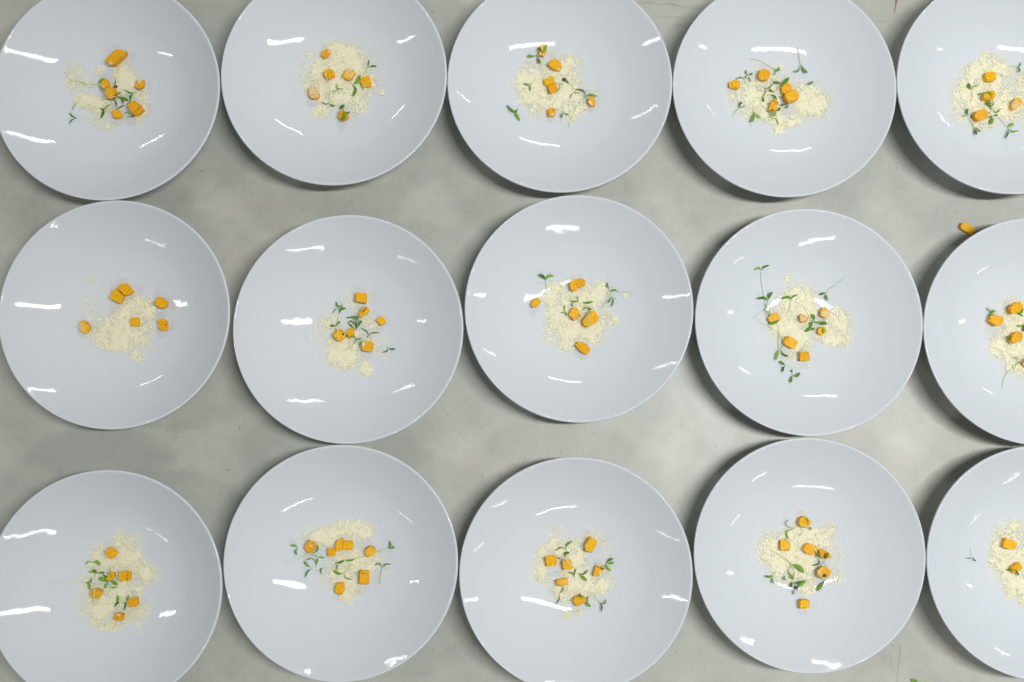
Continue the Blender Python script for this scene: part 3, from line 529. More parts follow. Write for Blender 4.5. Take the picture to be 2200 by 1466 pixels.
  ([(0,740),(150,720),(300,700),(430,720)],[(34,[(440,730),(490,755),(500,825)]),(18,[(450,730),(510,720),(518,678)])],'sprout with a very long pale stem reaching far left'),
  ([(525,660),(620,710),(670,770),(690,860),(760,925)],[(60,[(740,740),(680,690),(612,688)]),(40,[(735,740),(705,770),(703,810)])],'sprout with the broadest dark leaf under the shaded cube'),
  ([(720,860),(760,840),(745,760),(745,720)],[(44,[(750,715),(800,720),(855,765)]),(14,[(750,790),(800,800),(858,785)])],'dark leaved sprout below the shaded cube'),
  ([(845,555),(885,610),(870,700),(865,785)],[(12,[(770,560),(760,620),(800,685)])],'looped thin stem between the two middle cubes'),
  ([(870,960),(920,975),(960,985)],[(40,[(845,1000),(860,950),(860,892)]),(30,[(815,1055),(840,1010),(880,985)]),(20,[(970,980),(985,940),(1005,900)]),(24,[(930,985),(965,1010),(940,1095)])],'forked dark sprout left of the rightmost cube'),
  ([(560,810),(560,900),(540,1020)],[],'straight bare stem over the leftmost cube'),
  ([(665,830),(650,900),(600,960)],[],'bowed bare stem beside the leftmost cube'),
  ([(690,1465),(700,1360),(715,1250),(720,1090)],[],'long bare stem lying at the bottom')],
 [([(240,520),(215,520),(190,520)],[(36,[(180,518),(140,500),(88,487)]),(28,[(185,525),(150,570),(170,618)])],'sprout leftmost beside the glinting cube'),
  ([(20,695),(150,665),(260,630),(350,610)],[(24,[(350,612),(430,560),(438,480)])],'sprout with a long stem running left under the glinting cube'),
  ([(360,620),(400,620),(435,650)],[(28,[(435,655),(480,645),(525,660)]),(28,[(435,655),(430,690),(422,735)]),(16,[(430,645),(410,625),(370,622)])],'three leaved sprout below the glinting cube'),
  ([(440,820),(425,790),(420,745)],[(18,[(420,745),(390,680),(340,662),(290,690)])],'single arched sprout left of the centre'),
  ([(500,790),(440,785),(370,790)],[(32,[(355,780),(300,750),(262,695)]),(20,[(365,790),(310,830),(268,912)])],'forked sprout pointing left'),
  ([(640,800),(580,785),(530,780)],[(18,[(530,780),(480,800),(483,865)])],'sprout with one small drooping leaf left of the centre'),
  ([(530,680),(600,705),(660,720)],[(30,[(660,722),(720,715),(780,685)]),(18,[(665,725),(690,760),(685,820)])],'left of two sprouts meeting end to end'),
  ([(1090,640),(1000,645),(940,655)],[(30,[(940,655),(870,685),(790,685)])],'right of two sprouts meeting end to end'),
  ([(880,730),(830,790),(780,850)],[(36,[(770,858),(700,855),(640,815)]),(16,[(775,860),(800,915),(885,935)])],'sprout above the blackened cube'),
  ([(1215,580),(1280,550),(1340,530)],[(26,[(1340,528),(1375,490),(1362,435)]),(36,[(1345,530),(1390,525),(1430,512)])],'sprout pointing right from the diamond shaped cube'),
  ([(1235,1000),(1255,880),(1272,805)],[(24,[(1270,790),(1240,730),(1182,745)]),(18,[(1275,790),(1310,740),(1385,735)])],'T shaped sprout standing alone at the right')],
 [([(620,500),(600,460),(585,435)],[(16,[(580,435),(520,400),(440,440)]),(22,[(575,425),(590,370),(662,315)])],'topmost sprout with two thin arms'),
  ([(800,665),(680,650),(620,600),(570,545)],[(32,[(565,530),(570,480),(625,462)]),(14,[(560,545),(510,550),(460,520)])],'sprout lying across the cube under curled leaves'),
  ([(440,710),(560,705),(660,715),(720,730)],[(38,[(740,740),(790,780),(850,835)]),(16,[(730,735),(800,745),(870,690)]),(16,[(690,760),(690,710),(710,675)]),(16,[(690,790),(670,740),(600,720)])],'four leaved sprout in the centre'),
  ([(370,940),(430,970),(480,1000)],[(18,[(485,1000),(530,960),(545,900)]),(16,[(488,1005),(490,1070),(445,1130)])],'sprout below the flat outlined block'),
  ([(960,1010),(900,1025),(860,1045)],[(34,[(805,1055),(765,1030),(748,990)]),(34,[(855,1060),(850,1120),(895,1168)]),(14,[(890,1030),(850,1050),(860,1090)])],'sprout over the corner of the lowest cube'),
  ([(930,1010),(965,1050),(1010,1100)],[(20,[(1015,1110),(1070,1125),(1100,1068)]),(22,[(1012,1105),(1040,1160),(1035,1228)])],'lowest sprout at the right on bare plate'),
  ([(850,640),(950,620),(1060,598)],[(34,[(1095,595),(1140,560),(1185,538)]),(34,[(1095,600),(1150,605),(1198,590)]),(28,[(1095,610),(1110,660),(1158,700)]),(18,[(1095,610),(1080,640),(1078,680)])],'rightmost sprout with four dark leaves')],
 [([(760,280),(700,275),(640,270)],[(12,[(595,270),(530,220),(565,158)]),(18,[(640,270),(550,310),(550,380),(580,420)])],'sprout with two thin bowed arms left of the top cube'),
  ([(720,235),(780,240),(830,245)],[(18,[(830,245),(850,270),(852,302)]),(14,[(770,140),(810,150),(822,215)])],'hooked sprout on the topmost cube'),
  ([(340,550),(450,620),(540,680),(610,735)],[(60,[(610,735),(690,770),(768,845)])],'long sprout with one very broad leaf in the centre'),
  ([(540,690),(600,740),(640,820)],[(16,[(640,820),(635,890),(615,940)]),(14,[(600,750),(560,820),(600,880),(625,920)])],'looping thin sprout below the broad leaf'),
  ([(510,910),(540,880),(590,895),(640,930)],[(34,[(610,960),(600,1000),(605,1040)]),(26,[(520,890),(510,920),(530,945)]),(20,[(580,880),(590,910),(605,930)])],'small leaved sprout at the lower left of the cheese'),
  ([(760,960),(720,980),(680,1020)],[(20,[(650,1065),(630,1090),(632,1130)]),(18,[(660,1015),(640,985),(620,970)])],'sprout with a brown seed at the bottom of the cheese',(665,1040,24)),
  ([(1000,870),(920,910),(850,930),(790,955)],[(40,[(790,960),(740,990),(695,1030)]),(40,[(780,940),(730,970),(660,980)])],'sprout with two pale broad leaves next to the brown seed'),
  ([(390,830),(380,860),(365,880)],[(32,[(362,880),(320,900),(262,885)]),(20,[(365,885),(355,940),(378,988)])],'leftmost sprout at the edge of the cheese'),
  ([(1130,820),(1090,900),(1040,940)],[(48,[(1035,945),(985,1010),(930,1080)])],'sprout with one dark leaf pointing down at the right'),
  ([(870,470),(900,540),(930,590)],[(36,[(910,570),(940,610),(970,650)]),(20,[(970,655),(960,730),(875,755)])],'sprout wedged between the two neighbouring cubes'),
  ([(920,890),(980,810),(1030,720),(1045,690)],[(34,[(1030,680),(1050,640),(1072,585)])],'yellow stemmed sprout crossing the right hand cubes'),
  ([(930,810),(980,860),(1030,940)],[],'short stem with a brown seed on the right hand cube',(1030,885,22))],
 [([(780,415),(790,460),(800,510)],[(14,[(798,525),(765,540),(730,535)]),(18,[(802,525),(820,555),(850,578)])],'tiny sprout alone on bare plate at the left'),
  ([(1500,710),(1440,700),(1375,690)],[(30,[(1370,690),(1300,692),(1243,685)]),(26,[(1370,695),(1380,730),(1402,762)])],'sprout lying across the lower cube')],
]
# cheese: (x, y, rx, ry, amount) soft patches; negative amount = bare hole
CHEESE = [
 [(240,420,170,140,.45),(200,600,90,150,.45),(400,600,200,100,.42),(560,440,90,80,.4),(850,470,140,140,1),(950,560,150,180,.75),(350,820,150,100,.9),(560,880,250,160,.65),(620,1120,220,110,.5),(1080,1000,120,110,.75),(1150,850,110,160,.4),(940,230,60,100,.25),(640,380,60,40,.6),(1080,720,150,100,.55),(850,650,150,120,.75),(680,400,80,40,-.6)],
 [(750,270,280,160,1),(560,480,230,200,.95),(850,420,260,200,1),(420,650,230,220,.7),(700,800,320,200,.95),(950,700,250,200,.75),(480,1040,140,110,.85),(950,960,160,130,.65),(1150,560,140,200,.3),(1080,150,250,120,.18),(320,270,60,60,.7),(235,400,60,50,.55),(1275,320,40,30,.7),(1270,780,38,48,1),(1270,780,30,40,1),(200,600,120,200,.25),(1180,330,120,80,.25),(620,170,200,80,.45)],
 [(430,420,170,170,.65),(400,640,200,220,.9),(560,800,260,180,.95),(850,700,230,250,.9),(800,420,220,180,.75),(930,280,180,120,.5),(1000,450,200,200,.35),(1000,900,180,150,.65),(500,980,160,100,.45),(700,1080,250,70,.25),(1200,650,180,80,.25),(950,1050,100,60,.5),(1200,250,200,100,.07),(700,620,200,220,.8)],
 [(550,700,300,250,.7),(250,740,200,180,.5),(420,950,240,150,.55),(600,450,250,150,.25),(850,450,250,120,.2),(900,1080,180,110,.7),(780,1200,90,70,.65),(1150,800,220,200,.75),(1250,900,200,150,.8),(1150,1050,250,100,.3),(1380,780,130,150,.3),(1330,320,60,50,.25),(1400,600,180,150,.08),(980,620,140,90,.35),(700,1010,200,150,.65)],
 [(1000,250,130,110,.5),(850,450,220,150,.8),(1100,500,250,250,.85),(800,700,260,200,.8),(1050,850,280,250,1),(600,700,200,220,.33),(650,950,200,150,.5),(900,1150,200,100,.55),(1250,950,200,180,.75),(1450,600,120,150,.35),(1600,700,250,300,.9),(570,1060,110,70,.4),(1350,500,150,200,.22),(1500,1000,150,250,.45)],
 [(900,580,230,150,.85),(820,780,300,200,.9),(560,950,260,150,.9),(620,1080,260,110,.8),(900,1000,200,180,.7),(920,1220,90,100,.8),(1080,1120,90,80,.45),(300,560,150,180,.3),(330,250,60,60,.55),(270,230,120,70,.2),(770,170,28,22,.6),(720,220,35,28,.6),(420,740,200,150,.3),(1100,650,150,120,.45),(1080,900,150,120,.35),(560,420,150,150,.25),(1100,370,80,80,.2),(180,650,100,100,.12)],
 [(400,560,170,150,.55),(350,750,220,180,.5),(600,900,220,150,.95),(600,1060,260,150,1),(600,1190,120,80,.9),(880,1230,100,110,1),(800,700,250,200,.55),(950,600,120,100,.55),(700,330,170,140,.5),(1000,850,200,150,.35),(1050,1020,60,50,.7),(1140,1060,80,70,.4),(760,100,50,40,.3),(870,120,120,60,.15),(300,390,40,50,.4),(1200,850,80,60,.18),(430,1320,40,40,.35),(200,650,100,100,.15),(50,790,40,30,.3),(440,1180,80,80,.25)],
 [(420,500,160,200,.8),(500,330,170,100,.5),(650,600,250,250,1),(900,450,200,180,.9),(1030,400,130,150,.65),(450,780,180,150,.75),(700,900,280,180,1),(950,930,180,150,.8),(1150,780,130,80,.75),(1050,700,150,150,.65),(600,1080,200,120,.9),(340,980,70,120,.6),(1345,450,30,48,1),(1345,450,24,40,1),(1100,250,100,60,.22),(800,200,200,60,.22),(1150,1090,50,40,.2),(800,1250,60,40,.3),(980,1050,120,80,.35)],
 [(700,420,250,150,.75),(540,240,130,70,.45),(820,240,100,70,.33),(600,650,250,200,.95),(650,900,280,200,1),(480,800,150,150,.55),(300,830,150,120,.4),(720,1080,200,120,.9),(350,1000,130,120,.33),(1200,750,180,150,.85),(1200,950,220,180,.85),(1050,1000,180,80,.55),(650,1250,200,80,.5),(1330,750,120,150,.4),(1250,1100,150,100,.22),(820,650,150,150,.9),(1180,620,100,60,.45),(650,490,240,110,.95),(960,560,90,50,-.5)],
 [(1400,500,250,250,1),(1350,250,150,130,.55),(1300,800,250,200,.9),(1100,650,200,250,.42),(1450,900,200,200,1),(1350,1050,150,150,.75),(1500,1200,150,130,.65),(1150,300,120,120,.22),(1300,100,180,100,.12),(1650,600,250,350,1),(1100,900,100,120,.2),(1700,1000,200,250,.9)],
 [(950,200,180,130,.8),(620,340,150,120,.6),(900,480,250,200,.9),(700,480,200,120,.65),(520,700,150,250,.6),(1250,620,150,170,.8),(1100,400,120,200,.55),(950,820,200,150,.9),(1150,830,120,150,.4),(700,1000,250,200,.9),(580,1200,130,150,.8),(800,1300,150,80,.9),(1000,1150,200,130,.65),(1120,1260,60,45,1),(1200,1080,120,120,.65),(450,980,170,150,.28),(420,1120,120,100,.33),(900,60,90,60,.35),(1130,110,60,50,.4),(900,400,80,80,1),(1100,1370,120,60,.25),(330,880,120,200,.1)],
 [(840,280,330,130,1),(450,370,200,130,.65),(650,420,250,130,.75),(1050,300,120,150,.6),(900,650,300,150,.75),(1030,730,150,150,.9),(800,780,250,120,.6),(800,950,200,150,.75),(850,1100,180,110,.85),(600,900,200,150,.33),(780,1220,80,80,.45),(500,900,100,100,.28),(700,90,150,100,.1),(230,370,80,80,.35),(1250,640,100,60,.2),(1350,800,130,90,.25),(620,1200,80,80,.15)],
 [(450,200,130,150,.55),(400,420,200,130,.75),(250,550,120,170,.75),(270,750,150,150,.8),(650,430,200,170,.9),(720,650,200,200,.85),(950,280,200,130,.55),(1080,450,80,130,.45),(700,900,300,200,1),(1000,880,200,130,.85),(550,1000,200,130,.75),(760,1230,62,52,1),(600,1270,150,80,.75),(1120,700,100,120,.55),(900,1080,100,80,.35),(1250,900,200,150,.12),(930,565,85,62,-1),(405,725,70,58,-1)],
 [(700,420,300,200,.9),(330,560,200,250,.8),(650,640,300,200,1),(950,380,200,150,.75),(1120,270,130,130,.55),(250,370,120,100,.33),(450,300,150,120,.33),(700,70,100,60,.4),(480,830,200,150,.75),(750,850,200,150,.9),(840,1050,130,80,.95),(1180,880,130,120,.65),(1200,700,120,150,.28),(430,980,120,60,.4),(1060,40,40,30,.55),(370,1070,70,50,.22),(760,1150,60,40,.22),(900,520,200,150,.75),(1150,560,150,150,.33)],
 [(1350,200,250,150,.75),(1200,400,200,200,.9),(1150,550,180,150,.9),(1350,700,250,250,1),(1400,900,200,150,1),(1290,1010,55,75,.9),(1460,1080,80,100,.9),(1650,600,300,400,1),(1050,250,150,120,.18),(1300,80,200,80,.22),(1100,750,120,100,.22),(1600,1000,200,150,.9)],
]
CHEESE_LABELS = ['grated cheese scattered in a loose L shape under sprouts','dense round drift of grated cheese with stray lumps around','round drift of grated cheese thin at the right','grated cheese spread wide to the right of the cubes','grated cheese drift cut by the right frame edge','ragged drift of grated cheese under cubes without sprouts','grated cheese piled thickest below the cubes','thick patch of grated cheese with one stray lump right','grated cheese in two drifts with wet shine between','grated cheese drift half outside the right frame edge','coarse shaded heap of grated cheese','broad grated cheese cap narrowing towards the bottom','grated cheese ring with two bare spots','dense disc of grated cheese with a wet lower rim','thick grated cheese heap cut by the right frame edge']

# ------------------------------------------------------------------ food builders
def cr2px(k, x, y):
    return ORG[k][0] + np.asarray(x, float) / ZF6, ORG[k][1] + np.asarray(y, float) / ZF6
MMPX = 0.000552 / ZF6            # metres per crop pixel

def inside(poly, x, y):
    c = np.zeros(np.shape(x), bool)
    n = len(poly)
    for i in range(n):
        x0, y0 = poly[i]; x1, y1 = poly[(i + 1) % n]
        if y0 == y1: continue
        c ^= ((y0 > y) != (y1 > y)) & (x < (x1 - x0) * (y - y0) / (y1 - y0) + x0)
    return c
def edge_dist(poly, x, y):
    d = np.full(np.shape(x), 1e9)
    n = len(poly)
    for i in range(n):
        a = np.array(poly[i], float); b = np.array(poly[(i + 1) % n], float)
        ab = b - a
        t = np.clip(((x - a[0]) * ab[0] + (y - a[1]) * ab[1]) / (ab @ ab), 0, 1)
        d = np.minimum(d, np.hypot(x - a[0] - t * ab[0], y - a[1] - t * ab[1]))
    return d

def noise2(x, y, cell, rs):
    g = rs.rand(400, 400)
    X, Y = x / cell + 50, y / cell + 50
    xi, yi = np.floor(X).astype(int) % 399, np.floor(Y).astype(int) % 399
    fx, fy = X - np.floor(X), Y - np.floor(Y)
    fx, fy = fx * fx * (3 - 2 * fx), fy * fy * (3 - 2 * fy)
    return (g[yi, xi] * (1 - fx) + g[yi, xi + 1] * fx) * (1 - fy) + (g[yi + 1, xi] * (1 - fx) + g[yi + 1, xi + 1] * fx) * fy

def crumbs(P, size, rs):
    """tiny irregular shreds: four-faced chips, stretched and turned at random"""
    n = len(P)
    base = np.array([[1, 0, -.1], [-.5, .87, -.1], [-.5, -.87, -.1], [0, 0, .38]])
    v = base[None] * (0.7 + 0.6 * rs.rand(n, 4, 1))
    v = v * np.stack([size * (0.7 + 1.1 * rs.rand(n)), size * (0.5 + .4 * rs.rand(n)), size * (0.5 + .4 * rs.rand(n))], -1)[:, None, :]
    a, b = rs.rand(n) * 6.283, (rs.rand(n) - .5) * .6
    ca, sa, cb, sb = np.cos(a), np.sin(a), np.cos(b), np.sin(b)
    x, y, z = v[..., 0], v[..., 1], v[..., 2]
    x, z = x * cb[:, None] + z * sb[:, None], -x * sb[:, None] + z * cb[:, None]
    x, y = x * ca[:, None] - y * sa[:, None], x * sa[:, None] + y * ca[:, None]
    V = np.stack([x, y, z], -1) + P[:, None, :]
    f = np.array([[0, 1, 3], [1, 2, 3], [2, 0, 3], [0, 2, 1]])
    F = (np.arange(n)[:, None, None] * 4 + f[None]).reshape(-1, 3)
    return V.reshape(-1, 3), F

CUBE_TOP = [[] for _ in range(15)]      # (poly in crop px, height above glaze) for laying sprouts on cubes

def chaikin(P, it, q=0.22):
    for _ in range(it):
        A = np.roll(P, -1, 0)
        P = np.stack([P * (1 - q) + A * q, P * q + A * (1 - q)], 1).reshape(-1, P.shape[1])
    return P

def make_cube(k, spec, org=None):
    poly, label, op = spec
    pl = np.array(poly, float)
    side = math.sqrt(0.5 * abs(np.sum(pl[:, 0] * np.roll(pl[:, 1], -1) - np.roll(pl[:, 0], -1) * pl[:, 1]))) * MMPX
    H = float(np.clip(side * random.uniform(.62, .80), .0065, .0115))
    up = op.get('up', 0) * .001
    kk_ = k
    if org is None: px, py = cr2px(k, pl[:, 0], pl[:, 1])
    else: px, py = org[0] + pl[:, 0] / org[2], org[1] + pl[:, 1] / org[2]; kk_ = None
    T = onplate(px, py, kk_, H * .8 + up)
    c = T[:, :2].mean(0)
    loc = np.array([c[0], c[1], (0 if kk_ is None else plate_z(math.hypot(c[0] - PLATES[k][0], c[1] - PLATES[k][1])) + .0004) + up])
    L = chaikin(T[:, :2] - c, 2, 0.09) * 0.985
    # resting tilt follows the glaze
    tl = np.array([random.uniform(-.13, .13), random.uniform(-.13, .13)])
    n = len(L)
    area = 0.5 * np.sum(L[:, 0] * np.roll(L[:, 1], -1) - np.roll(L[:, 0], -1) * L[:, 1])
    if area < 0: L = L[::-1]
    rad = np.hypot(L[:, 0], L[:, 1]).mean()
    rings = [(.84, 0.0), (.89, .0004), (.96, H * .45), (1.0, H * .82), (.985, H * .93), (.95, H * .985), (.90, H), (.5, H * 1.004)]
    skew = np.array([random.uniform(-.0009, .0009), random.uniform(-.0009, .0009)])
    V = []
    def topz(xy, z): return z + (xy @ tl) * np.clip(z / H, 0, 1)
    for s, z in rings:
        q = L * s + skew * (1 - z / H)
        jit = (np.random.RandomState(int(abs(c[0]) * 1e5) % 9999 + int(z * 1e5)).rand(n) - .5) * .00018
        V.append(np.stack([q[:, 0], q[:, 1], topz(q, z) + (jit if z > 0 else 0)], -1))
    V = np.concatenate(V + [np.array([[0, 0, H * 1.01]]), np.array([[skew[0], skew[1], 0]])])
    i = np.arange(n); j = (i + 1) % n
    F = np.concatenate([np.stack([r * n + i, r * n + j, (r + 1) * n + j, (r + 1) * n + i], -1) for r in range(len(rings) - 1)])
    tp, bt = len(V) - 2, len(V) - 1
    L0 = (len(rings) - 1) * n
    T3 = np.concatenate([np.stack([L0 + i, L0 + j, np.full(n, tp)], -1), np.stack([j, i, np.full(n, bt)], -1)])
    o = link('vegetable_cube', mesh_np('vegetable_cube', V, [F, T3], M_VEG, False), None, loc)
    tag(o, label + (', ' + PH[k] if org is None else ''), 'vegetable cube', 'cut orange vegetable pieces')
    def top_at(x, y):
        e = np.clip(1 - edge_dist(poly, x, y) * MMPX / (rad * .16), 0, 1)
        return H * (1 - .13 * e * e)
    def local(x, y, dz):
        x, y = np.atleast_1d(np.asarray(x, float)), np.atleast_1d(np.asarray(y, float))
        if org is None: ax, ay = cr2px(k, x, y)
        else: ax, ay = org[0] + x / org[2], org[1] + y / org[2]
        P = onplate(ax, ay, kk_, H * .8 + up)
        q = P[:, :2] - c
        return np.stack([q[:, 0], q[:, 1], top_at(x, y) + q @ tl + dz], -1)
    for wd, pts in op.get('ch', []):
        q = np.array(pts, float)
        m = max(3, int(np.hypot(*np.diff(q, axis=0).T).sum() / 8))
        t = np.linspace(0, len(q) - 1, m)
        xs = np.interp(t, np.arange(len(q)), q[:, 0]) + np.random.uniform(-1.2, 1.2, m)
        ys = np.interp(t, np.arange(len(q)), q[:, 1]) + np.random.uniform(-1.2, 1.2, m)
        cxy = pl.mean(0)
        xs, ys = cxy[0] + (xs - cxy[0]) * .965, cxy[1] + (ys - cxy[1]) * .965
        Pq = local(xs, ys, .00008)
        W = wd * MMPX * np.random.uniform(.55, 1.15, m)
        ro = link('char_mark', mesh_np('char_mark', *flat_tube(Pq, W, np.full(m, .00028), 6), M_CHAR, True), o)
    for x, y, r in op.get('du', []):  # crumbs on the cube; some small patches imitate glints
        rs = RNG
        n2 = int(3.4 * r)
        a = rs.rand(n2) * 6.283; q = np.sqrt(rs.rand(n2)) * r
        xs, ys = x + q * np.cos(a), y + q * np.sin(a)
        ok = inside(poly, xs, ys) & (rs.rand(n2) < .9)
        xs, ys = xs[ok], ys[ok]
        if len(xs) < 3: continue
        Pq = local(xs, ys, .0002 + rs.rand(len(xs)) * .0006)
        Vv, Ff = crumbs(Pq, .00046, rs)
        d = link('cheese_dusting_and_glints', mesh_np('cheese_dusting_and_glints', Vv, [Ff], M_CHEESE), o)
        d['kind'] = 'stuff'
    if org is None: CUBE_TOP[k].append((poly, H + up))
    return o

def flat_tube(P, W, Tk, ns, closed_tip=True):
    """tube along P with elliptical section: width W (m, sideways), thickness Tk (up)"""
    P = np.asarray(P, float); n = len(P)
    tg = np.gradient(P, axis=0); tg /= np.linalg.norm(tg, axis=1)[:, None] + 1e-12
    sd = np.cross(tg, [0, 0, 1.0]); sd /= np.linalg.norm(sd, axis=1)[:, None] + 1e-12
    upv = np.cross(sd, tg)
    a = np.linspace(0, 2 * np.pi, ns, endpoint=False)
    V = P[:, None, :] + sd[:, None, :] * (np.asarray(W)[:, None, None] / 2 * np.cos(a)[None, :, None]) + upv[:, None, :] * (np.asarray(Tk)[:, None, None] / 2 * np.sin(a)[None, :, None])
    V = np.concatenate([V.reshape(-1, 3), P[:1], P[-1:]])
    i = np.arange(ns); j = (i + 1) % ns
    F = np.concatenate([np.stack([r * ns + i, r * ns + j, (r + 1) * ns + j, (r + 1) * ns + i], -1) for r in range(n - 1)])
    T3 = np.concatenate([np.stack([j, i, np.full(ns, n * ns)], -1), np.stack([(n - 1) * ns + i, (n - 1) * ns + j, np.full(ns, n * ns + 1)], -1)])
    return V, [F, T3]

def smooth_line(pts, m):
    q = np.array(pts, float)
    # Catmull-Rom through the points
    e = np.concatenate([[2 * q[0] - q[1]], q, [2 * q[-1] - q[-2]]])
    out = []
    seg = len(q) - 1
    for u in np.linspace(0, seg - 1e-6, m):
        i = int(u); t = u - i
        p0, p1, p2, p3 = e[i], e[i + 1], e[i + 2], e[i + 3]
        out.append(.5 * (2 * p1 + (p2 - p0) * t + (2 * p0 - 5 * p1 + 4 * p2 - p3) * t * t + (3 * p1 - p0 - 3 * p2 + p3) * t ** 3))
    return np.array(out)

def rest_h(k, xy):
    h = np.full(len(xy), .0016)
    for poly, H in CUBE_TOP[k]:
        ins = inside(poly, xy[:, 0], xy[:, 1]); d = edge_dist(poly, xy[:, 0], xy[:, 1]) * MMPX
        g = np.where(ins, 1.0, np.clip(1 - (d / .0035), 0, 1) ** 1.5)
        h = np.maximum(h, (H + .0006) * g)
    ker = np.array([1, 2, 3, 2, 1.]) / 9
    hp = np.convolve(np.pad(h, 2, mode='edge'), ker, 'valid')
    return np.maximum(h, hp)

def make_sprout(k, spec, org=None):
    stem, leaves, label = spec[:3]
    seed = spec[3] if len(spec) > 3 else None
    def to3(xy, h):
        if org is None:
            ax, ay = cr2px(k, xy[:, 0], xy[:, 1]); return onplate(ax, ay, k, h)
        return onplate(org[0] + xy[:, 0] / org[2], org[1] + xy[:, 1] / org[2], None, h)
    zf = ZF6 if org is None else org[2]
    mp = 0.000552 / zf
    S = smooth_line(stem, max(8, 5 * len(stem)))
    hs = rest_h(k, S) if org is None else np.full(len(S), .0006)
    lift = random.uniform(.0003, .0014) if org is None else .0002
    hs = hs + lift * np.linspace(.2, 1, len(S))
    P = to3(S, hs)
    root = bpy.data.objects.new('cress_sprout', None)
    root.empty_display_size = .004
    COL.objects.link(root)
    root.location = tuple(P[0])
    tag(root, label + (', ' + PH[k] if org is None else ''), 'sprout', 'green cress sprouts')
    o0 = P[0].copy()
    w = np.interp(np.linspace(0, 1, len(P)), [0, .15, 1], [.0005, .0007, .00085]) * random.uniform(.9, 1.1)
    link('stem', mesh_np('stem', *flat_tube(P - o0, w, w * .9, 6), M_STEM, True), root)
    for wd, pts in leaves:
        Q = smooth_line(pts, 13)
        t = np.linspace(0, 1, 13)
        h0 = rest_h(k, Q) if org is None else np.full(13, .0008)
        tip = random.uniform(.0005, .0030) if org is None else .0004
        hq = h0 + lift + tip * np.sin(t * 1.8) ** 1.3
        W3 = wd * mp * 1.0
        prof = np.interp(t, [0, .12, .28, .45, .62, .78, .9, .97, 1], [.16, .22, .55, .9, 1.0, .92, .68, .36, .1])
        Wv = np.maximum(W3 * prof, .00045 * np.interp(t, [0, .9, 1], [1, 1, .4]))
        P3 = to3(Q, hq) - o0
        V, Fs = flat_tube(P3, Wv, np.maximum(.00042 * np.interp(t, [0, .3, 1], [1.2, 1, .5]), .0002), 10)
        # fold the blade slightly along its midrib
        ctr = np.concatenate([np.repeat(P3, 10, 0), P3[:1], P3[-1:]])
        side = np.linalg.norm((V - ctr)[:, :2], axis=1)
        V[:, 2] += side * random.uniform(-.15, .45)
        link('leaf', mesh_np('leaf', V, Fs, M_LEAF, True), root)
    if seed:
        sx, sy, sr = seed
        xy = np.array([[sx, sy]], float)
        h = (rest_h(k, np.repeat(xy, 5, 0))[:1] if org is None else np.array([.001])) + sr * mp * .5
        c0 = to3(xy, h)[0] - o0
        a = np.linspace(0, np.pi, 7); rr_ = sr * mp
        Pl = np.stack([c0[0] - rr_ * 1.15 * np.cos(a), c0[1] - rr_ * .25 * np.cos(a), np.full(7, c0[2])], -1)
        Ws = np.maximum(2 * rr_ * np.sin(a), .0002)
        link('seed_cap', mesh_np('seed_cap', *flat_tube(Pl, Ws, Ws * .9, 8), M_SEED, True), root)
    return root

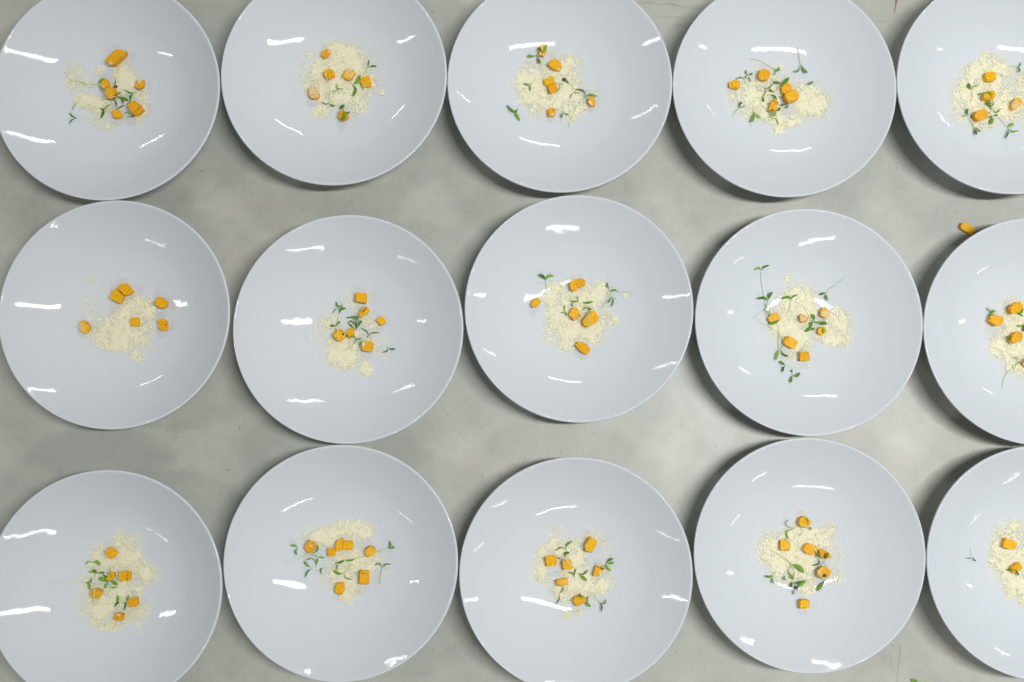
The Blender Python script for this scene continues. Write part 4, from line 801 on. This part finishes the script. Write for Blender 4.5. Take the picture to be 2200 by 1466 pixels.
def make_cheese(k):
    rs = np.random.RandomState(100 + k)
    bl = CHEESE[k]
    x0 = min(b[0] - b[2] * 1.6 for b in bl); x1 = max(b[0] + b[2] * 1.6 for b in bl)
    y0 = min(b[1] - b[3] * 1.6 for b in bl); y1 = max(b[1] + b[3] * 1.6 for b in bl)
    x1 = min(x1, (2240 - ORG[k][0]) * ZF6)
    boost = {0: 1.3, 3: 1.25, 5: 1.15, 11: 1.25, 4: 1.15, 2: 1.1}.get(k, 1.0)
    def dens(x, y):
        keep = np.ones_like(x); hole = np.ones_like(x)
        for bx, by, rx, ry, a in bl:
            d = np.hypot((x - bx) / rx, (y - by) / ry)
            g = 1 / (1 + np.exp((d - .88) * 5.5))
            if a < 0: hole *= 1 + a * g
            else: keep *= 1 - min(a * boost, 1) * g * .97
        return (1 - keep) * hole
    nz = rs.randint(1 << 30)
    def tex(x, y):
        r2 = np.random.RandomState(nz)
        return .45 * noise2(x, y, 95, r2) + .33 * noise2(x, y, 38, r2) + .22 * noise2(x, y, 16, r2)
    area = (x1 - x0) * (y1 - y0) * (MMPX * 1000) ** 2
    n = int(area * 7.5)
    x = x0 + rs.rand(n) * (x1 - x0); y = y0 + rs.rand(n) * (y1 - y0)
    D = dens(x, y); Tn = tex(x, y)
    # clumpy: thin regions break up into separate grains and flecks
    p = np.clip(D * 1.25 + (Tn - .5) * 1.25 * np.clip(1.2 - D, .35, 1), 0, 1) * np.clip(D * 2.6, 0, 1)
    p = np.maximum(p, .05 * np.clip(D * 14, 0, 1))
    ok = rs.rand(n) < p * np.interp(D, [0, .4, .8, 1], [.62, .8, .97, 1.0])
    x, y, D, Tn, p = x[ok], y[ok], D[ok], Tn[ok], p[ok]
    heap = .00025 + np.clip(D - .35, 0, 1) * .0013 * np.clip(.35 + (Tn - .35) * 2.2, 0, 1.4)
    h = rs.rand(len(x)) ** .8 * heap * np.clip(D * 1.6, .06, 1) + .00005
    ax, ay = cr2px(k, x, y)
    P = onplate(ax, ay, k, h)
    sz = .00028 * (0.65 + .8 * rs.rand(len(x)) ** 2) * np.where(rs.rand(len(x)) < .03, 1.9, 1.0)
    if k == 10: sz *= 1.25
    V, F = crumbs(P, sz, rs)
    # where the cheese lies deep the grains pack into one lumpy crust
    st = 9.5
    gx, gy = np.meshgrid(np.arange(x0, x1, st), np.arange(y0, y1, st))
    sh = gx.shape
    gx = (gx + (rs.rand(*sh) - .5) * 5).ravel(); gy = (gy + (rs.rand(*sh) - .5) * 5).ravel()
    Dg, Tg = dens(gx, gy), tex(gx, gy)
    q = Dg + (Tg - .5) * 1.1 + (rs.rand(len(gx)) - .5) * .6
    on = q > .58
    hg = .0003 + np.clip(q - .58, 0, .9) * .0015 + rs.rand(len(gx)) ** 2 * .0007
    hg = np.where(on, hg, -.0006)
    bx, by = cr2px(k, gx, gy)
    G = onplate(bx, by, k, hg)
    idx = np.arange(len(gx)).reshape(sh)
    quad = np.stack([idx[:-1, :-1], idx[1:, :-1], idx[1:, 1:], idx[:-1, 1:]], -1).reshape(-1, 4)
    quad = quad[on[quad].sum(1) >= 3]
    used, inv = np.unique(quad, return_inverse=True)
    quad = inv.reshape(-1, 4)
    F = np.concatenate([F, quad[:, [0, 1, 2]] + len(V), quad[:, [0, 2, 3]] + len(V)])
    V = np.concatenate([V, G[used]])
    c = np.array([PLATES[k][0], PLATES[k][1], plate_z(0)])
    o = link('grated_cheese', mesh_np('grated_cheese', V - c, [F], M_CHEESE), None, c)
    tag(o, CHEESE_LABELS[k] + ', ' + PH[k], 'grated cheese', 'grated cheese on the plates', 'stuff')
    return len(x)

tot = 0
for k in range(15):
    for s in CUBES[k]: make_cube(k, s)
    for s in SPROUTS[k]: make_sprout(k, s)
    tot += make_cheese(k)
print('crumbs', tot, 'tris', sum(len(o.data.loops) - 2 * len(o.data.polygons) for o in SC.objects if o.type == 'MESH'))
make_cube(0, ([(458,130),(470,108),(500,108),(553,150),(545,178),(525,184),(465,148)], 'loose orange baton dropped on the worktop beside a plate rim', {}), (1900, 440, 2.82))
make_sprout(0, ([(1750,1350),(1500,1400),(1250,1455)], [(150, [(1180,1470),(1000,1385),(800,1358)]), (90, [(1180,1475),(1150,1560),(1080,1640)])], 'stray sprout on the worktop at the bottom frame edge'), (1920, 1400, 22.0))
